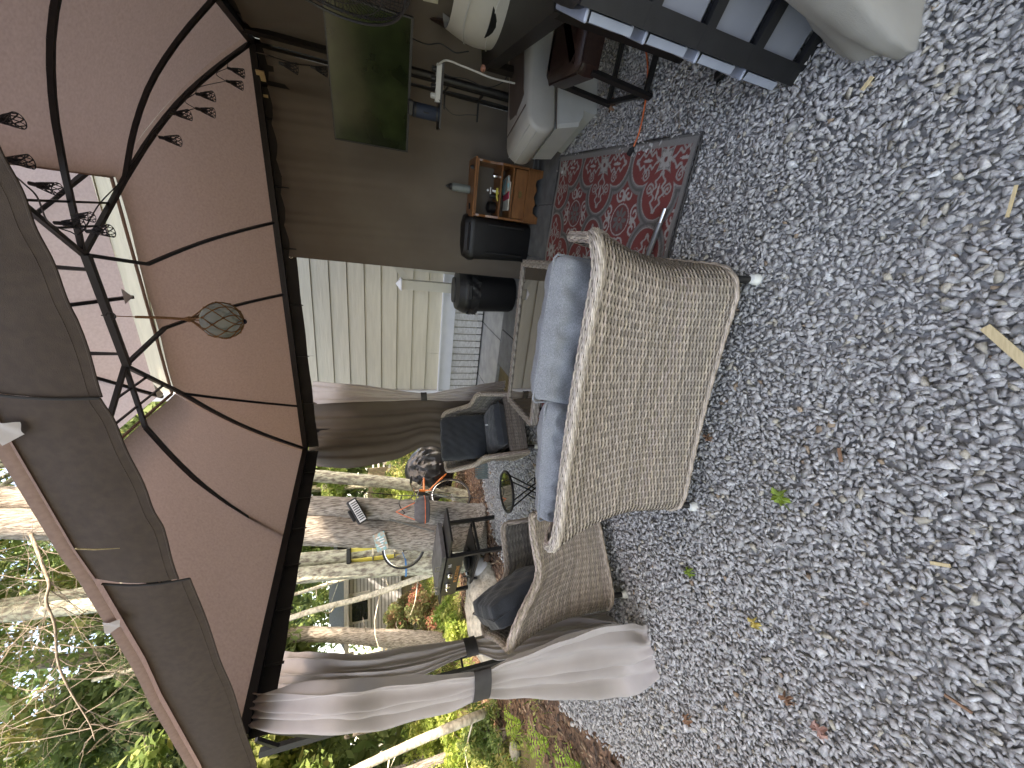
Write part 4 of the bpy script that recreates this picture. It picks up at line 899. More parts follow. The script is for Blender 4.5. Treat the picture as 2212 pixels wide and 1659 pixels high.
# ---------------------------------------------------------------- side table by the left chair
stc = (Vector((-0.722, 2.916, 0.460)) + Vector((-1.059, 2.887, 0.460))) / 2
st = thing('side_table', 'small round side table with reflective glass top and folding black legs between the armchairs', 'side table', (stc.x, stc.y, 0), .3)
mb = MB(); mb.lathe([(.165, .45), (.172, .455), (.172, .468), (.165, .472), (.158, .468), (.158, .452)], 40, cap=False); part('rim', mb, M['black_metal'], st, world=False, smooth=True)
mb = MB(); mb.lathe([(.0, .462), (.159, .462), (.159, .457), (.0, .457)], 40, cap=False); part('glass_top', mb, mat('mirror_glass', (.25, .27, .22), .03, metal=.9, spec=1), st, world=False)
for k, (a, b) in enumerate((((-.12, -.10), (.13, -.06)), ((.12, -.10), (-.13, -.06)), ((-.12, .10), (.13, .06)), ((.12, .10), (-.13, .06)))):
    mb = MB(); mb.tube([(a[0], a[1], .45), (b[0], b[1], .01)], .0065, 7); part('leg', mb, M['black_metal'], st, world=False)
mb = MB(); mb.tube(smoothpath([(-.05, -.08, .24), (-.09, 0, .20), (-.05, .08, .24)], 10), .0055, 6); mb.tube(smoothpath([(.05, -.08, .24), (.09, 0, .20), (.05, .08, .24)], 10), .0055, 6); part('brace', mb, M['black_metal'], st, world=False)

# ---------------------------------------------------------------- wooden cabinet with its things
cb0, cb1 = Vector((1.949, 3.106, 0.012)), Vector((1.544, 3.273, 0.012)); cu = (cb0 - cb1); cwid = cu.length; cu.normalize(); crz2 = math.atan2(cu.y, cu.x)
cab = thing('wooden_cabinet', 'honey brown wooden bedside cabinet with open shelves and one drawer', 'cabinet', (cb1.x, cb1.y, .012), crz2)
CW, CD, CH = cwid, .32, .62                                                # local x along the front, +y to the back
mb = MB(); mb.box((CW / 2, CD / 2, CH + .010), (CW + .04, CD + .03, .018), .004).box((CW / 2, CD / 2 , CH - .008), (CW + .015, CD + .01, .012)); part('top', mb, M['wood'], cab, world=False)
for x_ in (.0, CW):
    mb = MB(); pr = [(0, 0), (CD, 0), (CD, CH - .01), (.03, CH - .01), (.02, CH - .05), (.035, CH - .12), (.02, CH - .19), (0, CH - .23)]; mb.add([(x_ - .009, y, z) for y, z in pr] + [(x_ + .009, y, z) for y, z in pr], [tuple(range(7, -1, -1)), tuple(range(8, 16))] + [(i, (i + 1) % 8, 8 + (i + 1) % 8, 8 + i) for i in range(8)]); part('side_panel', mb, M['wood'], cab, world=False)
mb = MB(); mb.box((CW / 2, CD - .006, CH / 2 + .03), (CW - .02, .01, CH - .08)); part('back_panel', mb, M['wood_dark'], cab, world=False)
for z_ in (.275, .385):
    mb = MB(); mb.box((CW / 2, CD / 2 + .005, z_), (CW - .02, CD - .02, .014)); part('shelf', mb, M['wood'], cab, world=False)
mb = MB(); mb.box((CW / 2, .006, .205), (CW - .03, .02, .115), .004); dr = part('drawer', mb, M['wood'], cab, world=False)
mb = MB(); mb.box((CW / 2, -.008, .205), (.05, .004, .03), .002); mb.tube(smoothpath([(CW / 2 - .03, -.012, .215), (CW / 2 - .02, -.018, .195), (CW / 2 + .02, -.018, .195), (CW / 2 + .03, -.012, .215)], 10), .0025, 6); part('handle', mb, mat('old_brass', (.22, .15, .06), .5, metal=.8), dr, world=False)
mb = MB(); n = 14; tp = [(x_, .135) for x_ in np.linspace(0, CW, n + 1)]; bt = [(0, 0), (.05, 0), (.06, .02), (.08, .055), (.12, .06), (.16, .04), (CW / 2, .065), (CW - .16, .04), (CW - .12, .06), (CW - .08, .055), (CW - .06, .02), (CW - .05, 0), (CW, 0)]
poly = [(x_, z_) for x_, z_ in bt] + tp[::-1]; N2 = len(poly)
for i in range(len(bt) - 1):
    a, b = bt[i], bt[i + 1]; mb.add([(a[0], 0, a[1]), (b[0], 0, b[1]), (b[0], 0, .135), (a[0], 0, .135), (a[0], .016, a[1]), (b[0], .016, b[1]), (b[0], .016, .135), (a[0], .016, .135)], [(0, 1, 2, 3), (7, 6, 5, 4), (0, 4, 5, 1), (3, 2, 6, 7)])
mb.box((CW / 2, .0, .142), (CW + .012, .03, .012)); part('scalloped_skirt', mb, M['wood'], cab, world=False)
inv_c = Matrix.Translation(cab.location) @ Matrix.Rotation(crz2, 4, 'Z')
def on_cab(x, y, z): return tuple(inv_c @ Vector((x, y, z)))
bt_ = thing('water_bottle', 'grey insulated water bottle with black spout cap on top of the cabinet', 'bottle', on_cab(CW * .47, .15, CH + .02))
mb = MB(); mb.lathe([(.030, 0), (.034, .004), (.034, .145), (.031, .16), (.024, .168)], 22); part('flask', mb, M['bottle'], bt_, world=False, smooth=True)
mb = MB(); mb.lathe([(.026, .166), (.026, .186), (.016, .194), (.013, .208), (.007, .212), (.006, .222)], 18); part('cap', mb, M['black_plastic'], bt_, world=False, smooth=True)
for (x_, y_, nm, lb, hh) in ((CW * .86, .05, 'pepper_pot', 'small round black knob on the right end of the cabinet top', .03), (CW * .15, .09, 'lighter', 'small black lighter lying on the left end of the cabinet top', .012)):
    o_ = MB(); o_.at(on_cab(x_, y_, CH + .019)); o_.lathe([(.018, 0), (.02, hh * .4), (.012, hh), (.001, hh)], 12, oval=(1, .6)) if hh > .02 else o_.box((0, 0, .006), (.055, .018, .012), .004); tag(part(nm, o_, M['black_plastic']), lb, 'knob' if hh > .02 else 'lighter')
# shelf contents
t_ = thing('toy_figure', 'small white and yellow jointed toy standing on the upper cabinet shelf', 'toy', on_cab(CW * .50, .07, .393))
mb = MB(); mb.tube([(0, 0, .0), (0, 0, .03), (.004, 0, .055)], [.012, .012, .008], 8); mb.tube([(-.03, 0, .075), (.03, 0, .07)], .006, 6); mb.lathe([(.001, .085), (.009, .09), (.011, .10), (.001, .11)], 10); part('figure_body', mb, M['white'], t_, world=False)
mb = MB(); mb.tube(smoothpath([(-.02, -.02, .004), (-.05, -.02, .02), (-.09, -.01, .006)], 8), .009, 7); mb.tube([(-.03, -.02, .02), (.02, -.02, .012)], .01, 7); part('figure_base', mb, M['yellow'], t_, world=False)
for i, (x_, z_, rr_, hh, m_, nm, lb) in enumerate(((CW * .80, .393, .022, .05, M['chrome'], 'glass_jar', 'small silver lidded jar at the right of the upper cabinet shelf'), (CW * .42, .393, .02, .06, M['black_plastic'], 'spray_can', 'dark can with pale rim in the middle of the upper cabinet shelf'), (CW * .2, .393, .05, .08, M['bin'], 'camera_bag', 'rounded black pouch at the left of the upper cabinet shelf'))):
    mb = MB(); mb.at(on_cab(x_, .13, z_)); mb.lathe([(rr_ * .9, 0), (rr_, hh * .1), (rr_, hh * .8), (rr_ * .7, hh), (rr_ * .5, hh * 1.02)], 16); tag(part(nm, mb, m_, smooth=True), lb, ['jar', 'can', 'pouch'][i])
for i, (z_, m_, w_, lb) in enumerate(((.286, M['curtain_paper'], .24, 'stack of printed paper, lowest thing on the narrow cabinet shelf'), (.297, M['red'], .15, 'thin red edged book on the paper stack in the cabinet'), (.309, M['sign_blue'], .13, 'pale green box lying on the red book in the cabinet'))):
    mb = MB(); mb.at(on_cab(CW * (.45 + .1 * i), .12 - .01 * i, z_), (0, 0, crz2 + .1 * i)); mb.box((0, 0, .004), (w_, .16, .011 if i < 2 else .02), .002); tag(part(['paper_stack', 'book', 'flat_box'][i], mb, m_), lb, ['paper', 'book', 'box'][i])

# ---------------------------------------------------------------- wheelie bins
def trash_bin(label, c, rz, w, d, h, lidh, rnd, lid_dome):
    t = thing('trash_bin', label, 'trash bin', c, rz, 'black trash bins'); n = 28
    def rr_(hw, hd, z, e=4.0): return [(hw * math.copysign(abs(math.cos(a)) ** (2 / e), math.cos(a)), hd * math.copysign(abs(math.sin(a)) ** (2 / e), math.sin(a)), z) for a in np.linspace(0, 2 * PI, n + 1)[:-1]]
    mb = MB(); mb.loft([rr_(w * .40, d * .40, 0, rnd), rr_(w * .43, d * .43, .03, rnd), rr_(w * .48, d * .48, h * .9, rnd), rr_(w * .48, d * .48, h, rnd)], cap=True); b = part('body', mb, M['bin'], t, world=False, smooth=True)
    mb = MB(); mb.loft([rr_(w * .515, d * .515, h - .035, rnd), rr_(w * .52, d * .52, h - .005, rnd), rr_(w * .50, d * .50, h + .02, rnd), rr_(w * .44, d * .44, h + lidh * .75, rnd), rr_(w * .25, d * .25, h + lidh, rnd)], cap=True); l = part('lid', mb, M['bin'], t, world=False, smooth=True)
    if lid_dome:
        mb = MB(); mb.loft([rr_(w * .30, d * .22, h + lidh * .93, 3), rr_(w * .29, d * .20, h + lidh + .012, 3)], cap=True); part('lid_flap', mb, M['black_plastic'], l, world=False, smooth=True)
        mb = MB(); mb.box((0, -d * .53, h - .03), (.16, .02, .05), .008); part('handle', mb, M['black_plastic'], b, world=False)
    else:
        mb = MB(); mb.box((0, -d * .49, h + .03), (w * .6, .03, .02), .008); part('lid_grip', mb, M['bin'], l, world=False)
        for sx in (-1, 1): mb = MB(); mb.box((sx * w * .3, -d * .475, h * .45), (.02, .015, h * .6), .004); part('body_rib', mb, M['bin'], b, world=False)
    return t
bA = (Vector((1.586, 3.398, 0.012)) + Vector((1.230, 3.440, 0.012))) / 2 + Vector((.07, .20, 0)); bA.z = .012
bB = (Vector((1.171, 3.857, 0.012)) + Vector((0.776, 3.894, 0.012))) / 2 + Vector((.06, .15, 0)); bB.z = .012
trash_bin('square shouldered black trash bin with flat lid right beside the wooden cabinet', tuple(bA), -.4, .42, .42, .60, .09, 5, False)
trash_bin('round black trash bin with domed lid in front of the stair post', tuple(bB), -.3, .46, .46, .56, .10, 2.3, True)
mb = MB(); c_ = bB + Vector((-.12, -.17, .52))
rgs = []
for j in range(6): rgs.append([(bB.x + (.247 + .012 * math.sin(k * 2.3 + j)) * math.cos(a), bB.y + (.247 + .012 * math.cos(k * 1.9 + j)) * math.sin(a), .52 - .018 * j + .006 * math.sin(k * 1.3)) for k, a in enumerate(np.linspace(0, 2 * PI, 49)[:-1])])
mb.loft(rgs); tag(part('trash_bag', mb, M['tarp'], smooth='all'), 'black bag folded over the mouth of the round bin', 'trash bag')

# ---------------------------------------------------------------- television corner
tv = thing('television', 'flat television on a stand in the right corner, dark screen tinted green as if mirroring trees', 'television', (1.9, 2.45, .0))
bl, br = Vector((1.675, 2.76, 1.245)), Vector((2.11, 2.19, 1.25)); tn = Vector((-.8, -.6, 0)).normalized(); tu_ = (br - bl).normalized(); up_ = (Vector((0, 0, .475)) + tn * .02); 
def tvp(a, b, c=0): return bl + tu_ * ((br - bl).length * a) + up_ * b + tn * c
def slab(mb, a0, a1, b0, b1, c0, c1): mb.add([tuple(tvp(a, b, c)) for c in (c0, c1) for a, b in ((a0, b0), (a1, b0), (a1, b1), (a0, b1))], [(3, 2, 1, 0), (4, 5, 6, 7), (0, 1, 5, 4), (1, 2, 6, 5), (2, 3, 7, 6), (3, 0, 4, 7)])
mb = MB(); slab(mb, 0, 1, 0, 1, -.03, 0); part('housing', mb, M['black_plastic'], tv)
mb = MB(); slab(mb, .012, .988, .03, .985, -.002, .003); part('screen', mb, M['screen'], tv)
mb = MB(); slab(mb, 0, 1, .985, 1.0, -.002, .008); slab(mb, 0, 1, 0, .022, -.002, .008); slab(mb, 0, .011, 0, 1, -.002, .008); slab(mb, .989, 1, 0, 1, -.002, .008); part('bezel', mb, M['black_plastic'], tv)
tp_ = Vector((2.396, 2.911, 0.420)); 
mb = MB(); mb.tube([(tp_.x, tp_.y, .02), (tp_.x, tp_.y, 1.45)], .028, 14); part('stand_pole', mb, M['black_metal'], tv, smooth=True)
mb = MB(); mb.bar((tp_.x, tp_.y, 1.40), tuple(tvp(.5, .4, -.03)), .05, .12); part('mount_arm', mb, M['black_metal'], tv)
mb = MB(); mb.box((tp_.x, tp_.y, .02), (.5, .35, .012)); part('stand_base', mb, M['black_metal'], tv)
s0, s1 = Vector((2.106, 2.420, 1.053)), Vector((1.789, 2.600, 1.026)); su = (s1 - s0); su.z = 0; sl_ = su.length; su.normalize(); sn = Vector((su.y, -su.x, 0)); sn = sn if sn.y > 0 else -sn
sh0 = (s0 + s1) / 2
mb = MB(); P4 = [s0, s1, s1 + sn * .16, s0 + sn * .16]; mb.add([(p.x, p.y, sh0.z + d_) for d_ in (-.006, .006) for p in P4], [(3, 2, 1, 0), (4, 5, 6, 7), (0, 1, 5, 4), (1, 2, 6, 5), (2, 3, 7, 6), (3, 0, 4, 7)]); part('shelf', mb, M['black_metal'], tv)
pst = thing('power_strip', 'white power strip with black plugs lying on the shelf under the television', 'power strip', tuple(s0 + sn * .03))
a_, b_ = s0.lerp(s1, .04) + sn * .02, s0.lerp(s1, .60) + sn * .02; zz_ = sh0.z
mb = MB(); mb.bar((a_.x, a_.y, zz_ + .025), (b_.x, b_.y, zz_ + .025), .045, .032); part('strip_body', mb, M['plastic_white'], pst)
for t in (.15, .4, .6, .85):
    p = a_.lerp(b_, t); mb = MB(); mb.box((p.x, p.y, zz_ + .055), (.026, .026, .035), .004); part('plug', mb, M['black_plastic'] if t < .8 else M['plastic_white'], pst)
spk = s0.lerp(s1, .78) + sn * .05
sp_ = thing('speaker', 'navy cylindrical speaker standing on the left end of the television shelf', 'speaker', (spk.x, spk.y, zz_ + .006))
mb = MB(); mb.lathe([(.040, 0), (.044, .006), (.044, .170), (.040, .178)], 24); part('speaker_body', mb, M['blue_can'], sp_, world=False, smooth=True)
mb = MB(); mb.lathe([(.0455, .010), (.0455, .022)], 24, cap=False); mb.lathe([(.0455, .155), (.0455, .166)], 24, cap=False); mb.box((-.03, -.034, .09), (.012, .008, .04), .003); part('end_ring', mb, M['black_plastic'], sp_, world=False)
wb = MB(); c_ = tvp(.40, -.01, .03); wb.at(tuple(c_), (0, 0, math.atan2(tu_.y, tu_.x))); wb.box((0, 0, 0), (.085, .04, .035), .006); tag(part('sensor_box', wb, M['black_plastic']), 'small black box clipped at the lower edge of the television', 'sensor')
def cord(name, label, pts, r_, m, cat='cord', n=60): mb = MB(); mb.tube(smoothpath(pts, n), r_, 7); return tag(part(name, mb, m, smooth=True), label, cat)
cord('white_cable', 'cream power cord looping from the shelf power strip down behind the taupe boat seat', [(2.079, 2.420, 1.074), (2.116, 2.420, 1.032), (2.122, 2.420, 0.989), (2.114, 2.420, 0.931), (2.104, 2.420, 0.837), (2.090, 2.420, 0.727), (2.092, 2.420, 0.640), (2.098, 2.420, 0.545)], .006, M['vinyl'])
cord('thin_cord', 'black cord running from the television edge to the cream rounded seat back', [(2.137, 2.350, 1.259), (2.171, 2.400, 1.198), (2.171, 2.400, 1.141), (2.199, 2.400, 1.067), (2.186, 2.400, 1.014), (2.171, 2.400, 0.962), (2.205, 2.400, 0.878)], .004, M['black_plastic'])
cord('thin_cord', 'thin black aerial lead curling down left of the television shelf', [(1.912, 2.500, 1.060), (1.870, 2.500, 1.017), (1.839, 2.500, 0.976), (1.838, 2.500, 0.929), (1.857, 2.500, 0.864), (1.871, 2.500, 0.792)], .0022, M['black_plastic'])
cord('thin_cord', 'two tangled black leads drooping right of the television pole', [(2.097, 2.500, 1.034), (2.088, 2.500, 0.975), (2.100, 2.500, 0.895), (2.096, 2.500, 0.830), (2.081, 2.500, 0.764), (2.094, 2.500, 0.690), (2.148, 2.500, 0.610), (2.202, 2.500, 0.572)], .0028, M['black_plastic'])

# brown patch and paper on the right curtain
def wallp(px_pts): return px_pts
pts = [(2.577, 2.647, 1.098), (2.553, 2.593, 0.968), (2.633, 2.776, 0.920), (2.649, 2.813, 0.973)]
mb = MB(); o_ = Vector((.012, -.005, 0)); mb.add([tuple(Vector(p)) for p in pts] + [tuple(Vector(p) + o_) for p in pts], [(0, 1, 2, 3), (7, 6, 5, 4)] + [(i, (i + 1) % 4, 4 + (i + 1) % 4, 4 + i) for i in range(4)]); tag(part('fabric_patch', mb, M['leather']), 'dark brown wedge shaped patch on the curtain right of the television', 'patch')
pts = [(2.273, 2.173, 1.251), (2.237, 2.088, 1.115), (2.315, 2.268, 1.098), (2.322, 2.285, 1.182)]
mb = MB(); mb.add([tuple(Vector(p)) for p in pts] + [tuple(Vector(p) + o_) for p in pts], [(0, 1, 2, 3), (7, 6, 5, 4)] + [(i, (i + 1) % 4, 4 + (i + 1) % 4, 4 + i) for i in range(4)]); tag(part('paper_sheet', mb, M['curtain_paper']), 'pale sheet of paper above the brown patch at the right picture edge', 'paper')

# ---------------------------------------------------------------- pedestal fan
fc = Vector((1.345, 1.220, 1.607)); fan = thing('cage_fan', 'large black wire cage fan hanging in front of the television corner', 'fan', tuple(fc))
q = Vector((-.93, .30, .16)).to_track_quat('Z', 'Y'); FM = Matrix.Translation(fc) @ q.to_matrix().to_4x4(); FR = .27
mb = MB(); mb.T = FM
for r_, z_ in ((FR, .045), (FR, -.045), (FR * .98, .07), (FR * .98, -.07)): mb.torus(FR if abs(z_) < .05 else FR * .96, .0045, 48, 6, (0, 0, z_))
part('cage_ring', mb, M['black_metal'], fan)
mb = MB(); mb.T = FM
for k in range(72):
    a = 2 * PI * k / 72
    for sg in (-1, 1): mb.tube([(math.cos(a + tw_) * r_, math.sin(a + tw_) * r_, sg * z_) for r_, z_, tw_ in ((.04, .085, .45), (.12, .088, .25), (.20, .08, .08), (FR * .985, .055, 0), (FR, 0.0, 0))], .0013, 4, cap=False)
for r_ in (.09, .14, .19):
    for sg in (-1, 1): mb.torus(r_, .0016, 36, 4, (0, 0, sg * .087))
part('wire_guard', mb, M['black_metal'], fan)
mb = MB(); mb.T = FM; mb.lathe([(.001, -.13), (.05, -.12), (.055, -.03), (.045, .06), (.02, .09), (.001, .092)], 20); part('motor_hub', mb, M['black_plastic'], fan, smooth=True)
for k in range(3):
    mb = MB(); mb.T = FM @ Matrix.Rotation(k * 2 * PI / 3, 4, 'Z'); mb.loft([[(.05, -.03, -.02), (.05, .03, .02)], [(.12, -.06, -.025), (.12, .06, .02)], [(.2, -.08, -.02), (.2, .05, .015)]], closed=False); part('fan_blade', mb, M['black_plastic'], fan)
mb = MB(); mb.tube([tuple(fc + Vector((.05, -.03, -.06))), (fc.x + .12, fc.y - .05, fc.z - .3), (fc.x + .14, fc.y - .05, .02)], .015, 8); part('stand_pole', mb, M['black_metal'], fan)

# ---------------------------------------------------------------- boat seats
p0, p1 = Vector((1.692, 2.321, 0.300)), Vector((2.079, 2.301, 0.300)); sd = p1 - p0; sd.z = 0; sd.normalize(); sw = Vector((-sd.y, sd.x, 0)); sw = sw if sw.y > 0 else -sw
bsz = math.atan2(sd.y, sd.x)
bs = thing('vinyl_lounge', 'low cream vinyl boat seat with taupe centre panel and moulded white base', 'boat seat', (p0.x - sw.x * .06, p0.y - sw.y * .06, 0), bsz)
sy_ = 1 if (Matrix.Rotation(bsz, 3, 'Z') @ Vector((0, 1, 0))).dot(sw) > 0 else -1
def prof(inset=0, n=20):
    """side outline of the cushion: x runs from the rounded front (0) to the back"""
    o = []; 
    for a in np.linspace(-90, 90, 13): o.append((.10 - (.10 - inset) * math.cos(R(a)), .41 + (.105 - inset) * math.sin(R(a)) ))
    o += [(.30, .51 - inset), (.55, .50 - inset), (.95, .52 - inset), (.95, .305 + inset)]; return o
WD = .46
rg = []
for y_, ins in ((0, .03), (.008, .012), (.03, 0), (WD - .03, 0), (WD - .008, .012), (WD, .03)): rg.append([(x_, sy_ * y_, z_) for x_, z_ in prof(ins)])
mb = MB(); mb.loft(rg, cap=True); part('cushion', mb, M['vinyl'], bs, world=False, smooth=True)
mb = MB(); rg = []
for t in np.linspace(0, 1, 12):
    x_ = .17 + .78 * t; row = []
    for k in np.linspace(0, 1, 7): row.append((x_, sy_ * (.085 + (WD - .17) * k), .516 + .006 * math.sin(PI * k) + (.0 if t > .1 else -.01)))
    rg.append(row)
mb.loft(rg, closed=False); part('seat_panel', mb, M['vinyl_brown'], bs, world=False, smooth='all')
for i, a in enumerate((20, 52)):
    mb = MB(); mb.tube([(.10 - .102 * math.cos(R(a)), sy_ * y_, .41 + .107 * math.sin(R(a))) for y_ in np.linspace(.02, WD - .02, 12)], .003, 5); part('seam', mb, M['plastic_white'], bs, world=False)
mb = MB(); mb.tube([(x_, sy_ * -.001, .308) for x_ in np.linspace(.04, .94, 10)], .004, 6); mb.tube([(.165, sy_ * y_, .522) for y_ in np.linspace(.03, WD - .05, 8)], .004, 6); part('piping', mb, M['vinyl_brown'], bs, world=False)
mb = MB(); rg = []
for y_, ins in ((.01, .02), (.03, .0), (WD - .03, 0), (WD - .01, .02)): rg.append([(x_, sy_ * (y_ - (.06 if y_ < .1 else 0) * (1 - z_ / .3)), z_) for x_, z_ in ((.06 + ins, .30), (.09 + ins, .14), (.15, .115), (.19, .11), (.17, .05), (.18, .02), (.93 - ins, .02), (.93 - ins, .30))])
mb.loft(rg, cap=True); part('moulded_base', mb, M['plastic_white'], bs, world=False, smooth=True)
# rounded cream seat back behind the dark table
s2 = Vector((2.187, 2.150, 0.886)); b2 = thing('vinyl_chair', 'rounded cream vinyl seat back with curved seams behind the dark table', 'seat back', (s2.x, s2.y, 0))
mb = MB(); rg = []; c2_ = Vector((s2.x + .28, s2.y - .05, .95))
for v_ in np.linspace(0, 1, 12):
    row = []
    for u_ in np.linspace(-1, 1, 24):
        a = u_ * 1.5; rr_ = .34; z_ = c2_.z + .22 * math.sin((v_ - .35) * PI * .8) ; bulge = .05 * math.cos((v_ - .5) * PI)
        row.append((c2_.x - (rr_ + bulge) * math.cos(a) * .9, c2_.y + (rr_ + bulge) * math.sin(a), .62 + .42 * v_))
    rg.append(row)
mb.loft(rg, closed=False); part('shell', mb, M['vinyl'], b2, smooth='all')
for v_ in (.35, .7):
    mb = MB(); mb.tube([(c2_.x - (.344 + .05 * math.cos((v_ - .5) * PI)) * math.cos(u_ * 1.5) * .9, c2_.y + (.344 + .05 * math.cos((v_ - .5) * PI)) * math.sin(u_ * 1.5), .62 + .42 * v_ + .05 * math.cos(u_ * 3)) for u_ in np.linspace(-1, 1, 24)], .004, 6); part('seam', mb, M['plastic_white'], b2, smooth=True)
mb = MB(); mb.box((c2_.x + .05, c2_.y, .33), (.35, .45, .62), .05); part('seat_base', mb, M['plastic_white'], b2)

# ---------------------------------------------------------------- dark table with pot, stool
T0, T1 = Vector((2.248, 2.559, 0.740)), Vector((1.644, 1.533, 0.740)); te = (T1 - T0).normalized(); tx = Vector((1, .04, 0)).normalized()
dt = thing('dark_table', 'dark brown wooden table with square legs in the right corner holding a black pot', 'table', (T0.x, T0.y, 0)); tln = (T1 - T0).length + .15
def tp3(a, b, z): p = T0 + te * a + tx * b; return (p.x, p.y, z)
mb = MB(); mb.add([tp3(a, b, z) for z in (.715, .745) for a, b in ((0, 0), (tln, 0), (tln, .8), (0, .8))], [(3, 2, 1, 0), (4, 5, 6, 7), (0, 1, 5, 4), (1, 2, 6, 5), (2, 3, 7, 6), (3, 0, 4, 7)]); part('tabletop', mb, M['wood_dark'], dt)
mb = MB(); mb.bar(tp3(.03, .03, .68), tp3(tln - .03, .03, .68), .02, .07); mb.bar(tp3(.03, .03, .68), tp3(.03, .77, .68), .02, .07); part('apron', mb, M['wood_dark'], dt)
for a, b in ((.04, .04), (tln - .04, .04), (.04, .76), (tln - .04, .76)):
    mb = MB(); mb.bar(tp3(a, b, 0), tp3(a, b, .715), .05); part('leg', mb, M['wood_dark'], dt)
pc = Vector(tp3(.55, .32, .745)); pot = thing('black_pot', 'wide round black pan standing on the dark table', 'pan', tuple(pc))
mb = MB(); mb.lathe([(.12, 0), (.16, .02), (.185, .07), (.19, .085), (.182, .085), (.155, .025), (.001, .012)], 30); part('pan_body', mb, M['black_plastic'], pot, world=False, smooth=True)
mb = MB(); mb.tube(smoothpath([(.0, .186, .08), (.04, .22, .095), (.0, .23, .10), (-.04, .22, .095), (0, .186, .08)], 14), .006, 6); part('handle', mb, M['black_plastic'], pot, world=False)
mb = MB(); p = Vector(tp3(.06, .0, .755)); mb.box((p.x - .02, p.y - .02, p.z), (.03, .04, .03), .006); pk = part('wall_plug', mb, M['pink']); tag(pk, 'dull pink plug lying at the far corner of the dark table', 'plug')
mb = MB()
for dy in (-.008, .008): mb.tube([(p.x - .035, p.y - .02 + dy, p.z), (p.x - .055, p.y - .02 + dy, p.z)], .0018, 5)
part('prong', mb, M['chrome'], pk)
q0, q1, q2 = Vector((1.814, 2.044, 0.500)), Vector((1.591, 1.659, 0.500)), Vector((1.796, 1.671, 0.500)); e1 = (q1 - q0).normalized(); e2 = Vector((-e1.y, e1.x, 0)); e2 = e2 if e2.x > 0 else -e2; L1_ = (q1 - q0).length
stl = thing('leather_stool', 'brown leather topped stool with black metal legs under the dark table', 'stool', (q0.x, q0.y, 0))
def q3(a, b, z): p = q0 + e1 * a + e2 * b; return (p.x, p.y, z)
def ringq(i, z): w_ = .46; return [q3(a, b, z) for a, b in ((i, .04), (.04, i), (L1_ - .04, i), (L1_ - i, .04), (L1_ - i, w_ - .04), (L1_ - .04, w_ - i), (.04, w_ - i), (i, w_ - .04))]
mb = MB(); mb.loft([ringq(.03, .37), ringq(0, .375), ringq(-.004, .43), ringq(.003, .48), ringq(.03, .502), ringq(.08, .506)], cap=True); sc_ = part('seat_pad', mb, M['leather'], stl, smooth=True)
mb = MB(); R_ = ringq(-.003, .476); mb.tube(R_ + R_[:1], .005, 6); part('piping', mb, M['leather'], sc_)
for a, b in ((.02, .02), (L1_ - .02, .02), (.02, .44), (L1_ - .02, .44)):
    mb = MB(); mb.bar(q3(a, b, .40), q3(a * 1.02, b - .03 if b < .1 else b, .0), .026); part('leg', mb, M['black_metal'], stl)
mb = MB(); mb.bar(q3(.02, .0, .05), q3(L1_ - .02, .0, .05), .024); mb.bar(q3(L1_ - .02, 0, .05), q3(L1_ - .02, .44, .05), .024); mb.bar(q3(.02, 0, .05), q3(.02, .44, .05), .024); part('foot_rail', mb, M['black_metal'], stl)

# ---------------------------------------------------------------- drawer cart (its side faces the viewer, lips stick out to the left)
d0 = Vector((1.085, .93, 0)); dx_ = Vector((.645, -.765, 0)).normalized(); dy_ = Vector((.765, .645, 0)).normalized()
dc = thing('drawer_cart', 'black framed storage cart with four frosted drawers and clear lips', 'drawer cart', tuple(d0), math.atan2(dx_.y, dx_.x))
W_, DP, HH = .34, .52, .92                                              # local x depth, y width, z height
mb = MB()
for y_ in (.012, W_ - .012):
    for x_ in (.03, DP - .03): mb.box((x_, y_, HH / 2), (.06 if x_ < .1 else .05, .024, HH - .04))
    for k in range(5): mb.box((DP / 2, y_, .03 + k * .2125), (DP, .026, .035))
for k in range(5): mb.box((.012, W_ / 2, .03 + k * .2125), (.024, W_ - .03, .022))
mb.box((DP - .01, W_ / 2, HH / 2), (.015, W_ - .05, HH - .06)); part('frame', mb, M['black_plastic'], dc, world=False)
mb = MB(); mb.at((DP / 2, W_ / 2, 0)); n_ = 24
def rr4(hx, hy, z, e=5): return [(hx * math.copysign(abs(math.cos(a)) ** (2 / e), math.cos(a)), hy * math.copysign(abs(math.sin(a)) ** (2 / e), math.sin(a)), z) for a in np.linspace(0, 2 * PI, 33)[:-1]]
mb.loft([rr4(DP / 2 + .012, W_ / 2 + .012, HH - .05), rr4(DP / 2 + .018, W_ / 2 + .018, HH - .02), rr4(DP / 2 + .005, W_ / 2 + .005, HH), rr4(DP / 2 - .03, W_ / 2 - .03, HH + .004), rr4(DP / 2 - .05, W_ / 2 - .05, HH - .008)], cap=True); part('top_tray', mb, M['black_plastic'], dc, world=False, smooth=True)
for k in range(4):
    z0 = .055 + k * .2125; mb = MB(); mb.box((DP / 2 + .0, W_ / 2, z0 + .085), (DP - .03, W_ - .035, .168), .01); dw = part('drawer', mb, M['drawer_clear'], dc, world=False)
    mb = MB(); mb.at((0, 0, z0 + .01)); mb.loft([[(-.004, .02, z_), (-.028, .03, z_ - .004), (-.034, W_ / 2, z_ - .004), (-.028, W_ - .03, z_ - .004), (-.004, W_ - .02, z_)] for z_ in (0, .15)] , closed=False); mb.box((-.016, W_ / 2, .158), (.034, W_ - .05, .012), .004); mb.box((-.014, W_ / 2, .0), (.026, W_ - .06, .008)); part('drawer_lip', mb, M['drawer_lip'], dw, world=False)
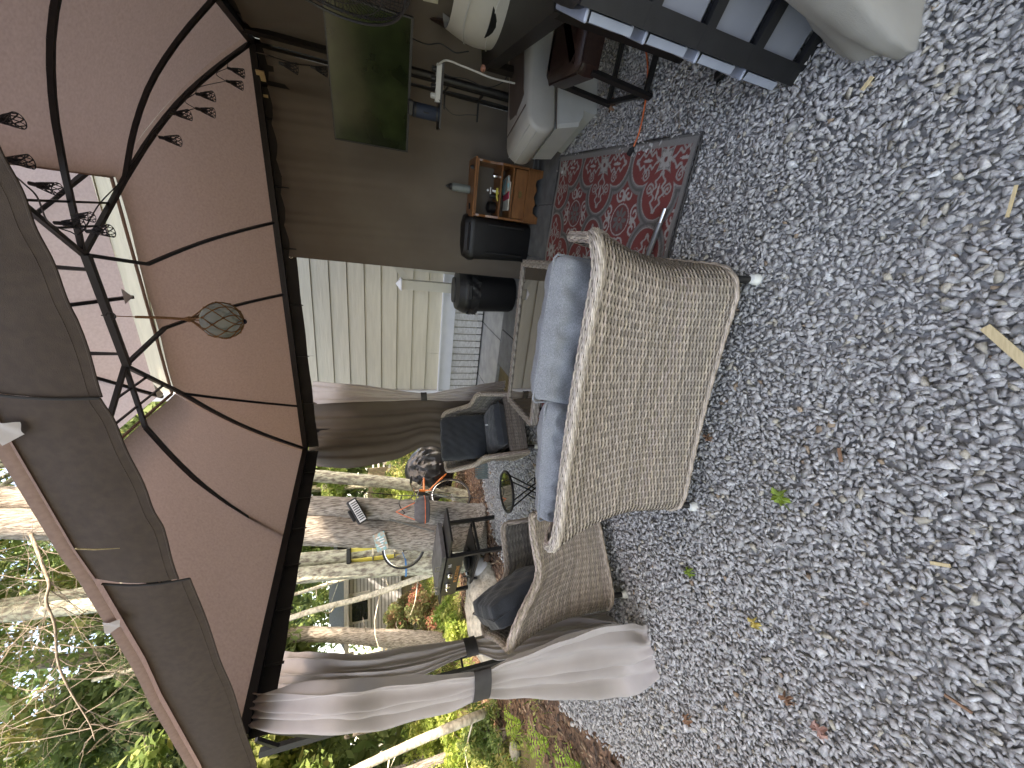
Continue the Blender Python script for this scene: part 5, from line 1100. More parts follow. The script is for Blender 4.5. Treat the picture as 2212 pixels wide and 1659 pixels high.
for k, (m_, nm, a, b) in enumerate(((M['red'], 'red_ribbon', (.18, .5), (.42, .64)), (M['cream'], 'cream_bundle', (.2, .35), (.3, .41)))):
    mb = MB(); mb.tube(smoothpath([(a[0], -.0 + .0165, a[1]), ((a[0] + b[0]) / 2, .0165, (a[1] + b[1]) / 2 - .01), (b[0], .0165, b[1])], 8), .010 if k == 0 else .018, 6); part(nm, mb, m_, dc, world=False)

# ---------------------------------------------------------------- covered grill
cb_ = [(1.136, 0.795, 0.020), (1.043, 0.755, 0.012), (0.981, 0.690, 0.012), (0.936, 0.631, 0.012), (0.944, 0.592, 0.012), (1.035, 0.577, 0.012), (1.204, 0.567, 0.012)]
cp2 = smoothpath(cb_, 40); ccx, ccy = 1.45, .45
gc_ = thing('covered_grill', 'grill hidden under a loose grey beige cover at the lower right', 'grill cover', (ccx, ccy, 0))
rg = []; rr = np.random.default_rng(5)
for j, (t, z_) in enumerate(((0, .006), (.01, .05), (.03, .12), (.06, .2), (.11, .32), (.17, .46), (.25, .62), (.36, .78), (.6, .86))):
    row = []
    for i, p in enumerate(cp2):
        fold = .006 * math.sin(i * .75 + j * .9) * math.exp(-j * .25) + .010 * math.sin(i * .28 + j * 1.1)
        q_ = Vector((p[0], p[1], 0)); c_ = Vector((ccx, ccy, 0)); d_ = (q_ - c_); d_ *= (1 - t * .62); q_ = c_ + d_ + d_.normalized() * fold + Vector((.10 * t, -.06 * t, 0)); row.append((q_.x, q_.y, z_ + (.006 * math.sin(i * .9) if j == 0 else 0)))
    rg.append(row)
mb = MB(); mb.loft(rg, closed=False); cv_ = part('cover', mb, M['cover'], gc_, smooth='all')
mb = MB(); mb.tube([(q_[0], q_[1], q_[2] + .004) for q_ in rg[0]], .004, 5); part('hem', mb, M['cover'], cv_)

# ---------------------------------------------------------------- cords and litter on the gravel
ec = thing('extension_cord', 'orange extension cord with black socket end reaching the rug edge', 'extension cord', (1.409, 1.874, 0.000))
mb = MB(); mb.tube(smoothpath([(1.925, 1.707, 0.030), (1.803, 1.685, 0.030), (1.716, 1.689, 0.025), (1.616, 1.695, 0.030), (1.528, 1.719, 0.030), (1.437, 1.753, 0.035), (1.382, 1.797, 0.040)], 50), .0048, 8); part('cable', mb, M['orange'], ec, smooth=True)
a, b = Vector((1.385, 1.793, 0.040)), Vector((1.364, 1.840, 0.040)); mb = MB(); mb.tube([a, a.lerp(b, .3), a.lerp(b, .4), b], [.007, .010, .016, .015], 10); part('socket_end', mb, M['black_plastic'], ec)
pl = thing('plug', 'black plug with two bright prongs lying by the drawer cart', 'plug', (1.381, 1.235, 0.000)); a = Vector((1.356, 1.218, 0.030))
mb = MB(); mb.box(tuple(a), (.04, .05, .03), .006); part('plug_body', mb, M['black_plastic'], pl)
for k in (-1, 1):
    mb = MB(); mb.box((a.x - .03, a.y + k * .007 + .01, a.z), (.022, .003, .008)); part('prong', mb, M['chrome'], pl)
def maple(name, label, c, s_, rz, cl, z=.035, lobes=5):
    pts = []; n = 40
    for k in range(n):
        a = 2 * PI * k / n; r_ = s_ * (.55 + .38 * abs(math.cos(a * lobes / 2)) ** 2 + .07 * math.cos(a * lobes * 3)); pts.append((r_ * math.cos(a), r_ * math.sin(a)))
    vs = [(0, 0, .004)] + [(x_ * .55, y_ * .55, .010 * math.sin(i * 1.1)) for i, (x_, y_) in enumerate(pts)] + [(x_, y_, .014 * math.sin(i * .7) + .006 * math.sin(i * 2.1)) for i, (x_, y_) in enumerate(pts)]
    vs = [tuple(Matrix.Rotation(rz, 3, 'Z') @ Vector(v)) for v in vs]; vs = [(v[0] + c[0], v[1] + c[1], v[2] + z) for v in vs]
    mb = MB(); mb.v = vs; mb.f = [(0, 1 + k, 1 + (k + 1) % n) for k in range(n)] + [(1 + k, 1 + n + k, 1 + n + (k + 1) % n, 1 + (k + 1) % n) for k in range(n)]
    o = part(name, mb, cl, smooth='all'); tag(o, label, 'leaf', 'fallen leaves on the gravel')
    st_ = MB(); st_.tube([(c[0], c[1], z + .004), (c[0] - s_ * 1.3 * math.cos(rz), c[1] - s_ * 1.3 * math.sin(rz), z - .01)], .0014, 5); part('stem', st_, cl, o)
    return o
Lg = mat('fresh_leaf', (.26, .36, .05), .5, (.18, .27, .03), 30, trans=.2); Ly = mat('yellow_leaf', (.60, .48, .12), .6, (.5, .36, .1), 30); Lr = mat('rusty_leaf', (.30, .165, .095), .7, (.22, .12, .07), 30); Lp = mat('pinkish_leaf', (.42, .24, .19), .7)
maple('fallen_leaf', 'large curled yellow green leaf lying on the gravel left of the sofa', (-0.431, 0.972, 0.030), .040, .6, Lg)
maple('fallen_leaf', 'smaller green leaf on the gravel near the left armchair leg', (-0.923, 1.407, 0.030), .028, 2.0, Lg)
maple('fallen_leaf', 'pale yellow leaf on the gravel far left of the sofa', (-0.969, 1.076, 0.030), .026, 1.0, Ly)
maple('fallen_leaf', 'orange brown leaf among the stones near the mulch', (-1.177, 0.952, 0.030), .026, 1.7, Lr)
maple('fallen_leaf', 'pinkish leaf near the lower left gravel', (-1.195, 0.844, 0.030), .03, .3, Lp)
maple('fallen_leaf', 'rusty leaf at the foot of the left curtain', (-1.660, 1.427, 0.030), .03, 2.6, Lr)
maple('fallen_leaf', 'rusty leaf on the gravel beside the boat seat base', (1.785, 2.017, 0.030), .045, .9, Lr)
maple('fallen_leaf', 'dark red leaf just behind the left end of the sofa', (-0.251, 1.294, 0.030), .022, .9, Lr)
for i, (a, b, w_, lb) in enumerate((((0.134, 0.467, 0.035), (0.023, 0.392, 0.040), .020, 'flat pale wood shim at the bottom of the picture'), ((-0.217, 0.782, 0.030), (-0.262, 0.775, 0.030), .008, 'short reddish twig on the gravel'), ((0.462, 0.419, 0.030), (0.392, 0.433, 0.030), .005, 'thin tan twig lying near the bottom right'), ((0.929, 0.687, 0.030), (0.907, 0.714, 0.030), .012, 'short straw coloured wood chip by the grill cover'), ((-0.497, 0.568, 0.030), (-0.489, 0.531, 0.030), .009, 'pale bark sliver on the gravel at lower left'), ((-0.839, 0.543, 0.030), (-0.847, 0.494, 0.030), .006, 'thin brown stick at the lower left of the gravel'))):
    mb = MB(); mb.bar(a, b, w_, .004 if i in (0, 3) else .006); tag(part('wood_shim' if i == 0 else 'twig', mb, M['rawwood'] if i in (0, 2, 3, 4) else Lr), lb, 'wood piece')

# ================================================================ beyond the gazebo
def trunk_mesh(pts, rad, seed=0, n=18, rough=.12, m=60):
    P_ = smoothpath(pts, m); rr = np.random.default_rng(seed); ra = np.interp(np.linspace(0, 1, m), np.linspace(0, 1, len(rad)), rad); ph = rr.uniform(0, 6, 4); rg = []
    for i in range(m):
        t = (P_[min(i + 1, m - 1)] - P_[max(i - 1, 0)]); t /= np.linalg.norm(t); u_ = np.cross(t, [0, 1, .01]); u_ /= np.linalg.norm(u_); v_ = np.cross(t, u_); row = []
        for k in range(n):
            a = 2 * PI * k / n; r_ = ra[i] * (1 + rough * (.5 * math.sin(a * 5 + i * .12 + ph[0]) + .5 * math.sin(a * 9 - i * .21 + ph[1])) * .6 + rr.normal(0, rough * .25)); row.append(tuple(P_[i] + (u_ * math.cos(a) + v_ * math.sin(a)) * r_))
        rg.append(row)
    mb = MB(); mb.loft(rg, cap=True); return mb
def leaves(centres, rad, count, size, pal, seed, flat=.6):
    """leaf sized faces gathered in clumps"""
    rr = np.random.default_rng(seed); C = np.asarray(centres, float); k = rr.integers(0, len(C), count); rad = np.broadcast_to(rad, (len(C),))
    d = rr.normal(size=(count, 3)); d /= np.linalg.norm(d, axis=1)[:, None]; P_ = C[k] + d * (rad[k] * rr.random(count) ** .45)[:, None] * np.array([1, 1, flat])
    nrm_ = rr.normal(size=(count, 3)) + np.array([0, 0, .8]); nrm_ /= np.linalg.norm(nrm_, axis=1)[:, None]; t = np.cross(nrm_, rr.normal(size=(count, 3))); t /= np.linalg.norm(t, axis=1)[:, None]; b = np.cross(nrm_, t)
    s_ = size * np.exp(rr.normal(0, .3, count))[:, None]; v = np.stack([P_ - t * s_, P_ - b * s_ * .45 + nrm_ * s_ * .12, P_ + t * s_, P_ + b * s_ * .45 + nrm_ * s_ * .12], 1).reshape(-1, 3)
    pal = np.array(pal); ck = rr.integers(0, len(pal), len(C)); cc = pal[np.where(rr.random(count) < .65, ck[k], rr.integers(0, len(pal), count))] * rr.uniform(.75, 1.25, (count, 1))
    return v, np.arange(count * 4).reshape(-1, 4), np.repeat(cc, 4, 0)
GREEN = [(.26, .36, .12), (.33, .42, .15), (.18, .27, .09), (.40, .45, .17), (.22, .32, .11), (.46, .44, .18)]
DARK = [(.14, .21, .09), (.18, .25, .10), (.10, .16, .07), (.21, .28, .12), (.26, .31, .13)]
AUT = [(.36, .25, .15), (.38, .31, .18), (.36, .36, .18), (.42, .18, .13), (.30, .36, .16), (.38, .38, .21), (.30, .36, .16), (.26, .32, .14)]
YG = [(.42, .50, .12), (.36, .46, .12), (.48, .52, .17), (.28, .40, .10)]
def crown_clumps(c, r3, n, seed):
    rr = np.random.default_rng(seed); d = rr.normal(size=(n, 3)); d /= np.linalg.norm(d, axis=1)[:, None]; return np.array(c) + d * (rr.random(n) ** .5)[:, None] * np.array(r3)
def limbs(mb, base, cl, r_, seed, k=8):
    rr = random.Random(seed)
    for c in list(cl)[:k]:
        b = Vector(base); e = Vector(c); m_ = b.lerp(e, .5) + Vector((rr.uniform(-.2, .2), rr.uniform(-.2, .2), rr.uniform(-.1, .3))); mb.tube(smoothpath([tuple(b), tuple(m_), tuple(e)], 6), [r_, r_ * .8, r_ * .65, r_ * .5, r_ * .35, r_ * .15], 6)
def tree(name, label, pts, rad, bark, seed, crown=None, group='trees standing behind the gazebo', stubs=0):
    root = thing(name, label, 'tree', tuple(pts[0])); mb = trunk_mesh(pts, rad, seed); rr = random.Random(seed)
    for s_ in range(stubs):
        t = rr.uniform(.25, .95); P_ = Vector(smoothpath(pts, 50)[int(t * 49)]); a = rr.uniform(0, 6.28); L_ = rr.uniform(.3, 1.1); r0 = .012
        mb.tube(smoothpath([tuple(P_), tuple(P_ + Vector((math.cos(a) * L_ * .5, math.sin(a) * L_ * .5, L_ * .1))), tuple(P_ + Vector((math.cos(a + .3) * L_, math.sin(a + .3) * L_, L_ * rr.uniform(-.2, .4))))], 6), [r0, r0 * .8, r0 * .7, r0 * .5, r0 * .4, r0 * .15], 5)
    part('trunk', mb, bark, root, smooth='all')
    if crown:
        c, r3, n, cnt, sz, pal = crown; cl = crown_clumps(c, r3, n, seed); lb_ = MB(); top = pts[-1]; limbs(lb_, top, cl, rad[-1] * .6, seed, 10); part('limb', lb_, bark, root, smooth='all')
        v, f, cc = leaves(cl, np.random.default_rng(seed).uniform(.35, .8, n) * max(r3) * .42, cnt, sz, pal, seed); link('crown', npmesh('crown', v, f, cc), M['leaf'], root)
    return root
def ext(*p): return [tuple(q) for q in p]
tree('pine_tree', 'thick rough trunk carrying the grey basket, right one of the joined pair', ext((-2.011, 5.311, -0.050), (-1.972, 5.420, 0.219), (-1.826, 5.500, 0.949), (-1.640, 5.600, 2.218), (-1.459, 5.700, 3.722), (-1.208, 5.900, 5.850), (-1.042, 6.000, 7.200)), [.24, .19, .155, .135, .13, .12, .10], M['bark'], 1, ((-0.757, 6.500, 8.266), (2.6, 2.2, 1.6), 26, 9000, .055, GREEN), stubs=2)
tree('pine_tree', 'thickest rough trunk behind the black griddle, left one of the joined pair', ext((-2.237, 5.217, -0.050), (-2.246, 5.400, 0.226), (-2.173, 5.500, 0.951), (-1.937, 5.550, 2.246), (-1.486, 5.600, 5.107), (-1.290, 5.700, 6.635)), [.27, .22, .205, .20, .155, .13], M['bark'], 2, ((-1.639, 6.000, 7.371), (2.2, 2.2, 1.4), 22, 8000, .055, GREEN), stubs=2)
tree('birch_tree', 'slim pale trunk rising just left of the far brown curtain behind the bicycle', ext((-2.003, 6.412, -0.050), (-1.761, 6.600, 0.823), (-1.489, 6.700, 2.299), (-1.289, 6.800, 3.586), (-0.986, 7.000, 5.786)), [.115, .10, .095, .09, .07], M['bark2'], 3, ((-1.068, 8.000, 8.096), (2.5, 2.5, 1.6), 18, 5000, .07, GREEN))
tree('maple_tree', 'slim grey trunk partly hidden behind the yellow ladder', ext((-2.678, 5.644, -0.050), (-2.691, 6.000, 0.908), (-2.585, 6.200, 2.391), (-2.657, 6.400, 4.007), (-2.730, 6.500, 5.082), (-2.759, 6.600, 5.975), (-2.774, 6.800, 7.290)), [.12, .105, .10, .09, .085, .08, .06], M['bark2'], 4, ((-3.125, 7.000, 7.753), (2.4, 2.4, 1.6), 20, 7000, .06, GREEN), stubs=3)
tree('maple_tree', 'lichen covered grey trunk with a blue strap tied round it', ext((-2.698, 5.429, -0.050), (-2.798, 5.800, 0.684), (-2.677, 5.900, 2.376), (-2.696, 6.000, 3.848), (-2.717, 6.100, 4.773), (-2.701, 6.200, 5.701), (-2.672, 6.300, 6.861)), [.13, .115, .11, .095, .09, .085, .06], M['bark2'], 5, ((-3.550, 6.600, 7.122), (2.4, 2.2, 1.5), 20, 7000, .06, GREEN), stubs=3)
tree('birch_tree', 'thin pale birch leaning across the grey clapboard house', ext((-2.922, 5.943, -0.050), (-3.021, 6.000, 0.694), (-3.288, 6.200, 1.596), (-3.431, 6.300, 2.541), (-3.772, 6.500, 3.784), (-4.010, 6.700, 5.152)), [.05, .045, .042, .04, .035, .02], M['birch'], 6, stubs=5)
tree('birch_tree', 'thinner whitish stem beside the leaning birch', ext((-3.488, 6.801, 0.000), (-3.242, 6.800, 1.608), (-3.388, 6.900, 2.589), (-3.626, 7.000, 3.661)), [.03, .028, .026, .02], M['birch'], 7, stubs=4)
tree('pine_tree', 'grey brown trunk right of the left curtains, at the end of the grey house', ext((-5.579, 7.783, -0.050), (-5.201, 7.600, 0.456), (-4.954, 7.800, 1.639), (-4.736, 8.000, 2.915), (-4.561, 8.000, 4.652), (-4.386, 8.200, 7.077)), [.20, .17, .14, .125, .12, .08], M['bark'], 8, ((-4.983, 9.000, 8.695), (2.5, 2.5, 1.8), 18, 6000, .07, GREEN), stubs=3)
tree('fallen_birch', 'pale birch stem slanting outside the left curtain', ext((-4.359, 4.773, -0.030), (-3.961, 4.300, 0.422), (-3.929, 4.200, 1.058), (-3.912, 4.100, 1.624), (-3.936, 4.000, 2.211)), [.05, .048, .044, .04, .03], M['birch'], 9, stubs=4)
tree('birch_tree', 'pale slender stem crossing the upper left foliage', ext((-4.755, 5.510, 0.000), (-6.237, 8.000, 1.651), (-5.769, 8.000, 3.846), (-5.350, 8.000, 5.039), (-5.526, 8.000, 6.155), (-5.695, 8.000, 6.946)), [.07, .065, .06, .055, .05, .04], M['birch'], 10, stubs=6)
# dead hanging branch with twigs at the upper left
db = thing('dead_branch', 'bare dead branch with drooping twigs hanging across the upper left foliage', 'dead branch', (-1.492, 5.000, 4.634))
mp = [(-1.483, 5.600, 5.088), (-1.630, 5.300, 4.825), (-1.798, 5.000, 4.569), (-1.912, 4.900, 4.471), (-2.057, 4.850, 4.461), (-2.268, 4.800, 4.373), (-2.599, 4.750, 4.321), (-2.854, 4.700, 4.212), (-3.169, 4.650, 4.048), (-3.321, 4.600, 3.978)]
mb = MB(); P_ = smoothpath(mp, 50); mb.tube(P_, list(np.interp(np.linspace(0, 1, 50), [0, .3, .7, 1], [.016, .013, .009, .003])), 8); part('main_stem', mb, M['twig'], db, smooth='all')
rr = random.Random(4); tw_ = MB()
def twig(mb, p, d, L_, r_, dep):
    pts = [p]; q_ = p.copy(); dd = d.normalized()
    for k in range(7): dd = (dd + Vector((rr.gauss(0, .18), rr.gauss(0, .18), rr.gauss(-.05, .16)))).normalized(); q_ = q_ + dd * L_ / 7; pts.append(q_.copy())
    mb.tube([tuple(a) for a in pts], [r_ * (1 - k / 8.5) for k in range(8)], 4, cap=False)
    if dep:
        for _ in range(4 if dep > 1 else 3): k = rr.randint(1, 6); twig(mb, pts[k], (dd + Vector((rr.gauss(0, .8), rr.gauss(0, .6), rr.gauss(-.2, .6)))), L_ * rr.uniform(.4, .7), r_ * .5, dep - 1)
for k in range(44):
    i = int(4 + k * 1.02); sgn = 1 if k % 2 else -1; twig(tw_, Vector(P_[min(i, 49)]), Vector((rr.uniform(-.8, .3), rr.uniform(-.3, .3), sgn * rr.uniform(.2, 1))), rr.uniform(.4, 1.4), .0042, 2)
part('twigs', tw_, M['twig'], db, kind='stuff')

# leafy forest trees in rows behind, each its own trunk and crown
FT = [(-3.2, 9.5, 7, .09), (-6.1, 7.7, 6.5, .08), (-6.2, 6.2, 6.0, .07), (-7.5, 9, 8, .12), (-1.3, 10.5, 7.5, .1), (-9.5, 6.5, 7, .1), (-10.4, 12.0, 9, .12), (-3.4, 13.5, 9, .13), (-10.5, 10.5, 9, .13), (-7.2, 4.2, 6.2, .07), (-13, 8, 9, .13), (-12.5, 15.0, 10, .14), (-.4, 14, 9, .12), (-13.5, 13, 11, .15), (-5.6, 17, 11, .15), (-2.0, 18, 11, .15), (-16.5, 16.5, 12, .16), (-17, 12, 12, .16), (-15, 18, 13, .17), (-8.8, 2.6, 6.5, .08), (-5.6, 3.3, 5.2, .06), (-6.8, -.9, 6, .1), (-9.5, 1.0, 8, .11), (-9.0, -4.5, 8, .11), (-13, -2, 9, .12)]
FTL = ['just behind the ladder', 'slim one by the autumn shrub', 'nearest in the gap left of the curtain', 'stout one behind the slanting birch', 'right of the slim pale trunk', 'far left edge of the foliage', 'beside the grey house', 'behind the two joined trunks', 'tall one beyond the dead branch', 'low slim one outside the left post', 'tallest at the left edge', 'behind the grey house eave', 'close to the cream house', 'deep in the upper left corner', 'high above the joined trunks', 'high beyond the far curtain', 'high beyond the grey house', 'farthest left in the woods', 'farthest back on the left', 'overhanging the near left corner', 'slender one by the left post', 'outside the left edge of the picture', 'outside the left edge, farther back', 'behind the viewer on the left', 'far out on the left side']
kinds = [('broad bright green crown', GREEN), ('dusky green crown', DARK), ('yellow green crown', YG)]
for i, (x_, y_, h_, r_) in enumerate(FT):
    rr = np.random.default_rng(100 + i); z0 = float(terrain_z(x_, y_)); lean = rr.uniform(-.5, .5); d_ = math.hypot(x_, y_)
    pts = [(x_, y_, z0 - .1), (x_ + lean * .15, y_, z0 + h_ * .3), (x_ + lean * .5, y_ + .1, z0 + h_ * .62), (x_ + lean * .8, y_ + .1, z0 + h_ * .85)]
    kd, pal = kinds[1 if (i % 3 == 1 or d_ > 15) else (2 if i % 7 == 4 else 0)]
    pos = 'left of' if x_ / y_ < -.9 else ('behind the griddle and' if x_ / y_ < -.3 else 'behind the bicycle and')
    tree('forest_tree', 'forest tree with %s, %s' % (kd, FTL[i]), pts, [r_, r_ * .85, r_ * .6, r_ * .3], M['bark2'] if i % 2 else M['bark'], 200 + i,
         ((x_ + lean * .6, y_, z0 + h_ * .66), (h_ * .30, h_ * .26, h_ * .36), 34, int(24000 if d_ < 8 else (16000 if d_ < 12 else 12000)), .036 if d_ < 8 else (.075 if d_ < 13 else .12), pal), 'forest trees with leafy crowns')
# understorey
def shrub(name, label, c, rad, n, cnt, sz, pal, seed, group=None, cat='shrub', hgt=.7):
    root = thing(name, label, cat, c, 0, group); cl = crown_clumps((c[0], c[1], c[2] + rad * hgt), (rad, rad * .8, rad * hgt), n, seed); v, f, cc = leaves(cl, rad * .32, cnt, sz, pal, seed, .8); link('foliage', npmesh('foliage', v, f, cc), M['leaf'], root)
    mb = MB(); rr = random.Random(seed)
    for k in cl[:12]: mb.tube(smoothpath([(c[0] + rr.uniform(-.1, .1), c[1], c[2]), ((c[0] + k[0]) / 2, (c[1] + k[1]) / 2, (c[2] + k[2]) / 2 + .1), tuple(k)], 5), [.012, .01, .008, .006, .003], 5)
    part('stem', mb, M['twig'], root)
SH = [(-4.3, 6.6, .42, YG, 'bright yellow green shrub beside the boulder', 5000, .030), (-4.9, 8.3, .62, AUT, 'shrub turning red and orange below the grey house', 6500, .034), (-3.6, 9.2, .8, AUT, 'rusty autumn shrub behind the lichen trunk', 5500, .036), (-7.2, 8.0, .7, YG, 'lime green shrub left of the grey house', 5000, .036), (-2.6, 9.0, .8, YG, 'fresh green shrub behind the hanging wheel', 5000, .036), (-1.6, 8.8, .9, GREEN, 'leafy shrub behind the tarp covered bicycle', 5000, .036),
      (-4.4, 4.4, .40, GREEN, 'low green shrub outside the left curtain', 4000, .026), (-5.4, 5.2, .6, YG, 'bright low shrub behind the slanting birch', 5000, .03), (-6.6, 3.6, .7, GREEN, 'leafy shrub at the left picture edge', 5000, .034), (-.6, 8.6, .7, YG, 'yellow green shrub right of the slim pale trunk', 4000, .036), (-8.5, 6.8, 1.0, GREEN, 'tall green shrub far left among the trunks', 6000, .045), (-3.6, 11.6, 1.1, GREEN, 'tall green shrub farther back behind the two joined trunks', 6000, .05), (-8.2, 13.5, .75, AUT, 'mixed autumn shrub in front of the grey house', 6000, .05), (-1.0, 12, 1.2, DARK, 'dark green shrub deep in the wood behind the bicycle', 5000, .055), (-5.2, -.9, 1.0, DARK, 'dark green shrub outside the left edge of the picture', 6000, .05), (-6.4, -2.4, 1.1, GREEN, 'broad shrub outside the left edge, beside the dark one', 6000, .05), (-5.0, .6, .9, GREEN, 'leafy shrub outside the left edge, nearest the gravel', 5000, .045)]
for i, (x_, y_, r_, pal, lb, cnt, sz) in enumerate(SH): shrub('shrub', lb, (x_, y_, float(terrain_z(x_, y_))), r_, 26, cnt, sz, pal, 300 + i, 'understorey shrubs')
# distant woods and ground cover that nobody could count
rr = np.random.default_rng(77); n = 260; ang = rr.uniform(R(92), R(172), n); dist = rr.uniform(19, 34, n); C_ = np.stack([np.cos(ang) * dist, np.sin(ang) * dist, rr.uniform(0, 14, n)], 1); q_ = C_[:, 0] / C_[:, 1]; C_ = C_[~((q_ > -.78) & (q_ < -.38) & (C_[:, 2] < 6))]; C_ = np.concatenate([C_, np.stack([rr.uniform(-26, -14, 40), rr.uniform(36, 42, 40), rr.uniform(2, 12, 40)], 1)])
v, f, cc = leaves(C_, 2.2, 80000, .24, DARK + GREEN[:3], 78, .9); tag(link('distant_woods', npmesh('distant_woods', v, f, cc), M['leaf']), 'dense green woodland far behind the trees and the grey house', 'woods', kind='stuff')
rr = np.random.default_rng(79); n = 26000; x_ = rr.uniform(-11, 1.5, n); y_ = rr.uniform(.8, 13, n); keep = (~inpoly(x_, y_, MULCH)) & (~inpoly(x_, y_, GRAVEL)) & ((x_ < -2.6) | (y_ > 7)); keep |= inpoly(x_, y_, MULCH) & (x_ < -2.9) & (rr.random(n) < .12); x_, y_ = x_[keep], y_[keep]; n = len(x_)
z_ = terrain_z(x_, y_); h_ = rr.uniform(.05, .17, n); a = rr.uniform(0, 6.28, n); w_ = rr.uniform(.004, .010, n); lx, ly = rr.normal(0, .05, n), rr.normal(0, .05, n)
v = np.stack([np.stack([x_ - np.cos(a) * w_, y_ - np.sin(a) * w_, z_], 1), np.stack([x_ + np.cos(a) * w_, y_ + np.sin(a) * w_, z_], 1), np.stack([x_ + lx, y_ + ly, z_ + h_], 1)], 1).reshape(-1, 3)
gc = np.array([(.22, .34, .06), (.30, .38, .09), (.42, .34, .16), (.15, .25, .05), (.36, .42, .10)])[rr.integers(0, 5, n)]
tag(link('grass_and_weeds', npmesh('grass_and_weeds', v, np.arange(3 * n).reshape(-1, 3), np.repeat(gc, 3, 0)), M['leaf']), 'grass and low weeds growing between the mulch and the woods', 'grass', kind='stuff')
rr = np.random.default_rng(80); n = 1600; x_ = rr.uniform(-9, .5, n); y_ = rr.uniform(1, 12, n); keep = (~inpoly(x_, y_, GRAVEL)) & ((x_ < -2.9) | (y_ > 6.3)) & ~(inpoly(x_, y_, MULCH) & (rr.random(n) < .8)); C_ = np.stack([x_, y_, terrain_z(x_, y_) + .05], 1)[keep]
v, f, cc = leaves(C_, .12, 30000, .020, GREEN + YG + AUT[:2], 81, .5); tag(link('ground_cover', npmesh('ground_cover', v, f, cc), M['leaf']), 'small leafy ground cover and fallen leaves under the trees', 'ground cover', kind='stuff')
# fern at the lower left
for i, c in enumerate(((-3.242, 3.052, 0.000), (-2.920, 2.481, 0.000), (-3.670, 3.748, -0.000))):
    fr = thing('fern', ['bright yellow green fern at the mulch edge on the far left', 'fern cut by the left picture edge next to the mulch', 'small fern behind the mulch strip near the left curtain'][i], 'fern', c); mb = MB(); rr = random.Random(i)
    for k in range(7):
        a = k * .9 + rr.uniform(-.2, .2); L_ = .22; P_ = [Vector((c[0], c[1], 0)) + Vector((math.cos(a) * L_ * t, math.sin(a) * L_ * t, .16 * math.sin(t * 2.2))) for t in np.linspace(0, 1, 12)]
        sd_ = Vector((-math.sin(a), math.cos(a), 0))
        for j in range(1, 12):
            w_ = .05 * math.sin(PI * (j / 12) ** .7) + .006
            for sg in (-1, 1): b_ = P_[j]; e_ = b_ + sd_ * sg * w_ + (P_[j] - P_[j - 1]) * .5; mb.add([tuple(b_), tuple((b_ + e_) / 2 + (P_[j] - P_[j - 1]) * .35), tuple(e_), tuple((b_ + e_) / 2 - (P_[j] - P_[j - 1]) * .25)], [(0, 1, 2, 3)])
    part('frond', mb, mat('fern_green', (.34, .50, .07), .6, (.26, .40, .05), 20, trans=.4), fr)
# boulder
import bmesh
bm = bmesh.new(); bmesh.ops.create_icosphere(bm, subdivisions=5, radius=1)
from mathutils import noise as mn
for v_ in bm.verts:
    p = v_.co.copy(); n_ = mn.noise(p * 1.3 + Vector((3, 1, 2))) * .22 + mn.noise(p * 4) * .06 + mn.noise(p * 11) * .02; v_.co = p * (1 + n_); v_.co.x *= .56; v_.co.y *= .40; v_.co.z *= .30
me = bpy.data.meshes.new('boulder'); bm.to_mesh(me); bm.free()
bo = link('boulder', me, M['boulder']); bo.location = (-3.05, 4.85, .10); bo.rotation_euler = (0, 0, .5); me.polygons.foreach_set('use_smooth', [True] * len(me.polygons)); tag(bo, 'pale granite boulder half in shade below the griddle and left armchair', 'boulder')

# grey neighbour house
nh = thing('neighbour_house', 'distant grey clapboard house with white eaves and one window', 'house', (-11.5, 20.5, .6)); NH = Matrix.Rotation(-.12, 4, 'Z')
P0_, P1_ = Vector((-8.764, 20.000, 0.912)), Vector((-12.750, 20.000, 0.937))
x0, x1, zb_, zt_ = P1_.x, P0_.x, .4, 3.05
for k in range(16):
    mb = MB(); mb.box(((x0 + x1) / 2, 20 - .01 * (k % 2), zb_ + .085 + k * .165), (x1 - x0, .05, .128)); part('clapboard', mb, M['bark_grey_house'], nh)
mb = MB(); mb.box(((x0 + x1) / 2, 22.6, 1.75), (x1 - x0 - .05, 5.1, 2.7)); part('wall', mb, mat('lap_shade_wall', (.28, .30, .33), .8), nh)  # wall coloured dark so the gaps show shade under each clapboard
mb = MB(); mb.add([(x0 - .35, 19.6, 3.0), (x1 + .35, 19.6, 3.0), (x1 + .35, 22.6, 4.1), (x0 - .35, 22.6, 4.1), (x0 - .35, 25.4, 3.0), (x1 + .35, 25.4, 3.0)], [(0, 1, 2, 3), (3, 2, 5, 4)]); part('roof', mb, M['roof'], nh)
mb = MB(); mb.box(((x0 + x1) / 2, 19.6, 3.0), (x1 - x0 + .8, .08, .20)); mb.box((x0 + .06, 19.95, 1.75), (.16, .08, 2.6)); mb.box((x0 - .3, 19.6, 2.9), (.12, .1, .45)); part('white_trim', mb, M['white'], nh)
wc = Vector((-11.075, 20.000, 2.358)); mb = MB(); mb.box((wc.x, 19.93, wc.z + .05), (1.5, .08, .95)); wf_ = part('window', mb, M['white'], nh); mb = MB(); mb.box((wc.x, 19.88, wc.z + .05), (1.25, .03, .72)); part('pane', mb, M['window'], wf_)
# white steps glimpsed behind the curtain
ws = thing('white_steps', 'small white outdoor steps glimpsed left of the far brown curtain', 'steps', (-2.189, 12.000, 1.176)); c_ = Vector((-2.264, 12.000, 1.511))
for k in range(4): mb = MB(); mb.box((c_.x, 12 + k * .2, c_.z - .35 + k * .16), (.7, .25, .05)); part('tread', mb, M['white'], ws)
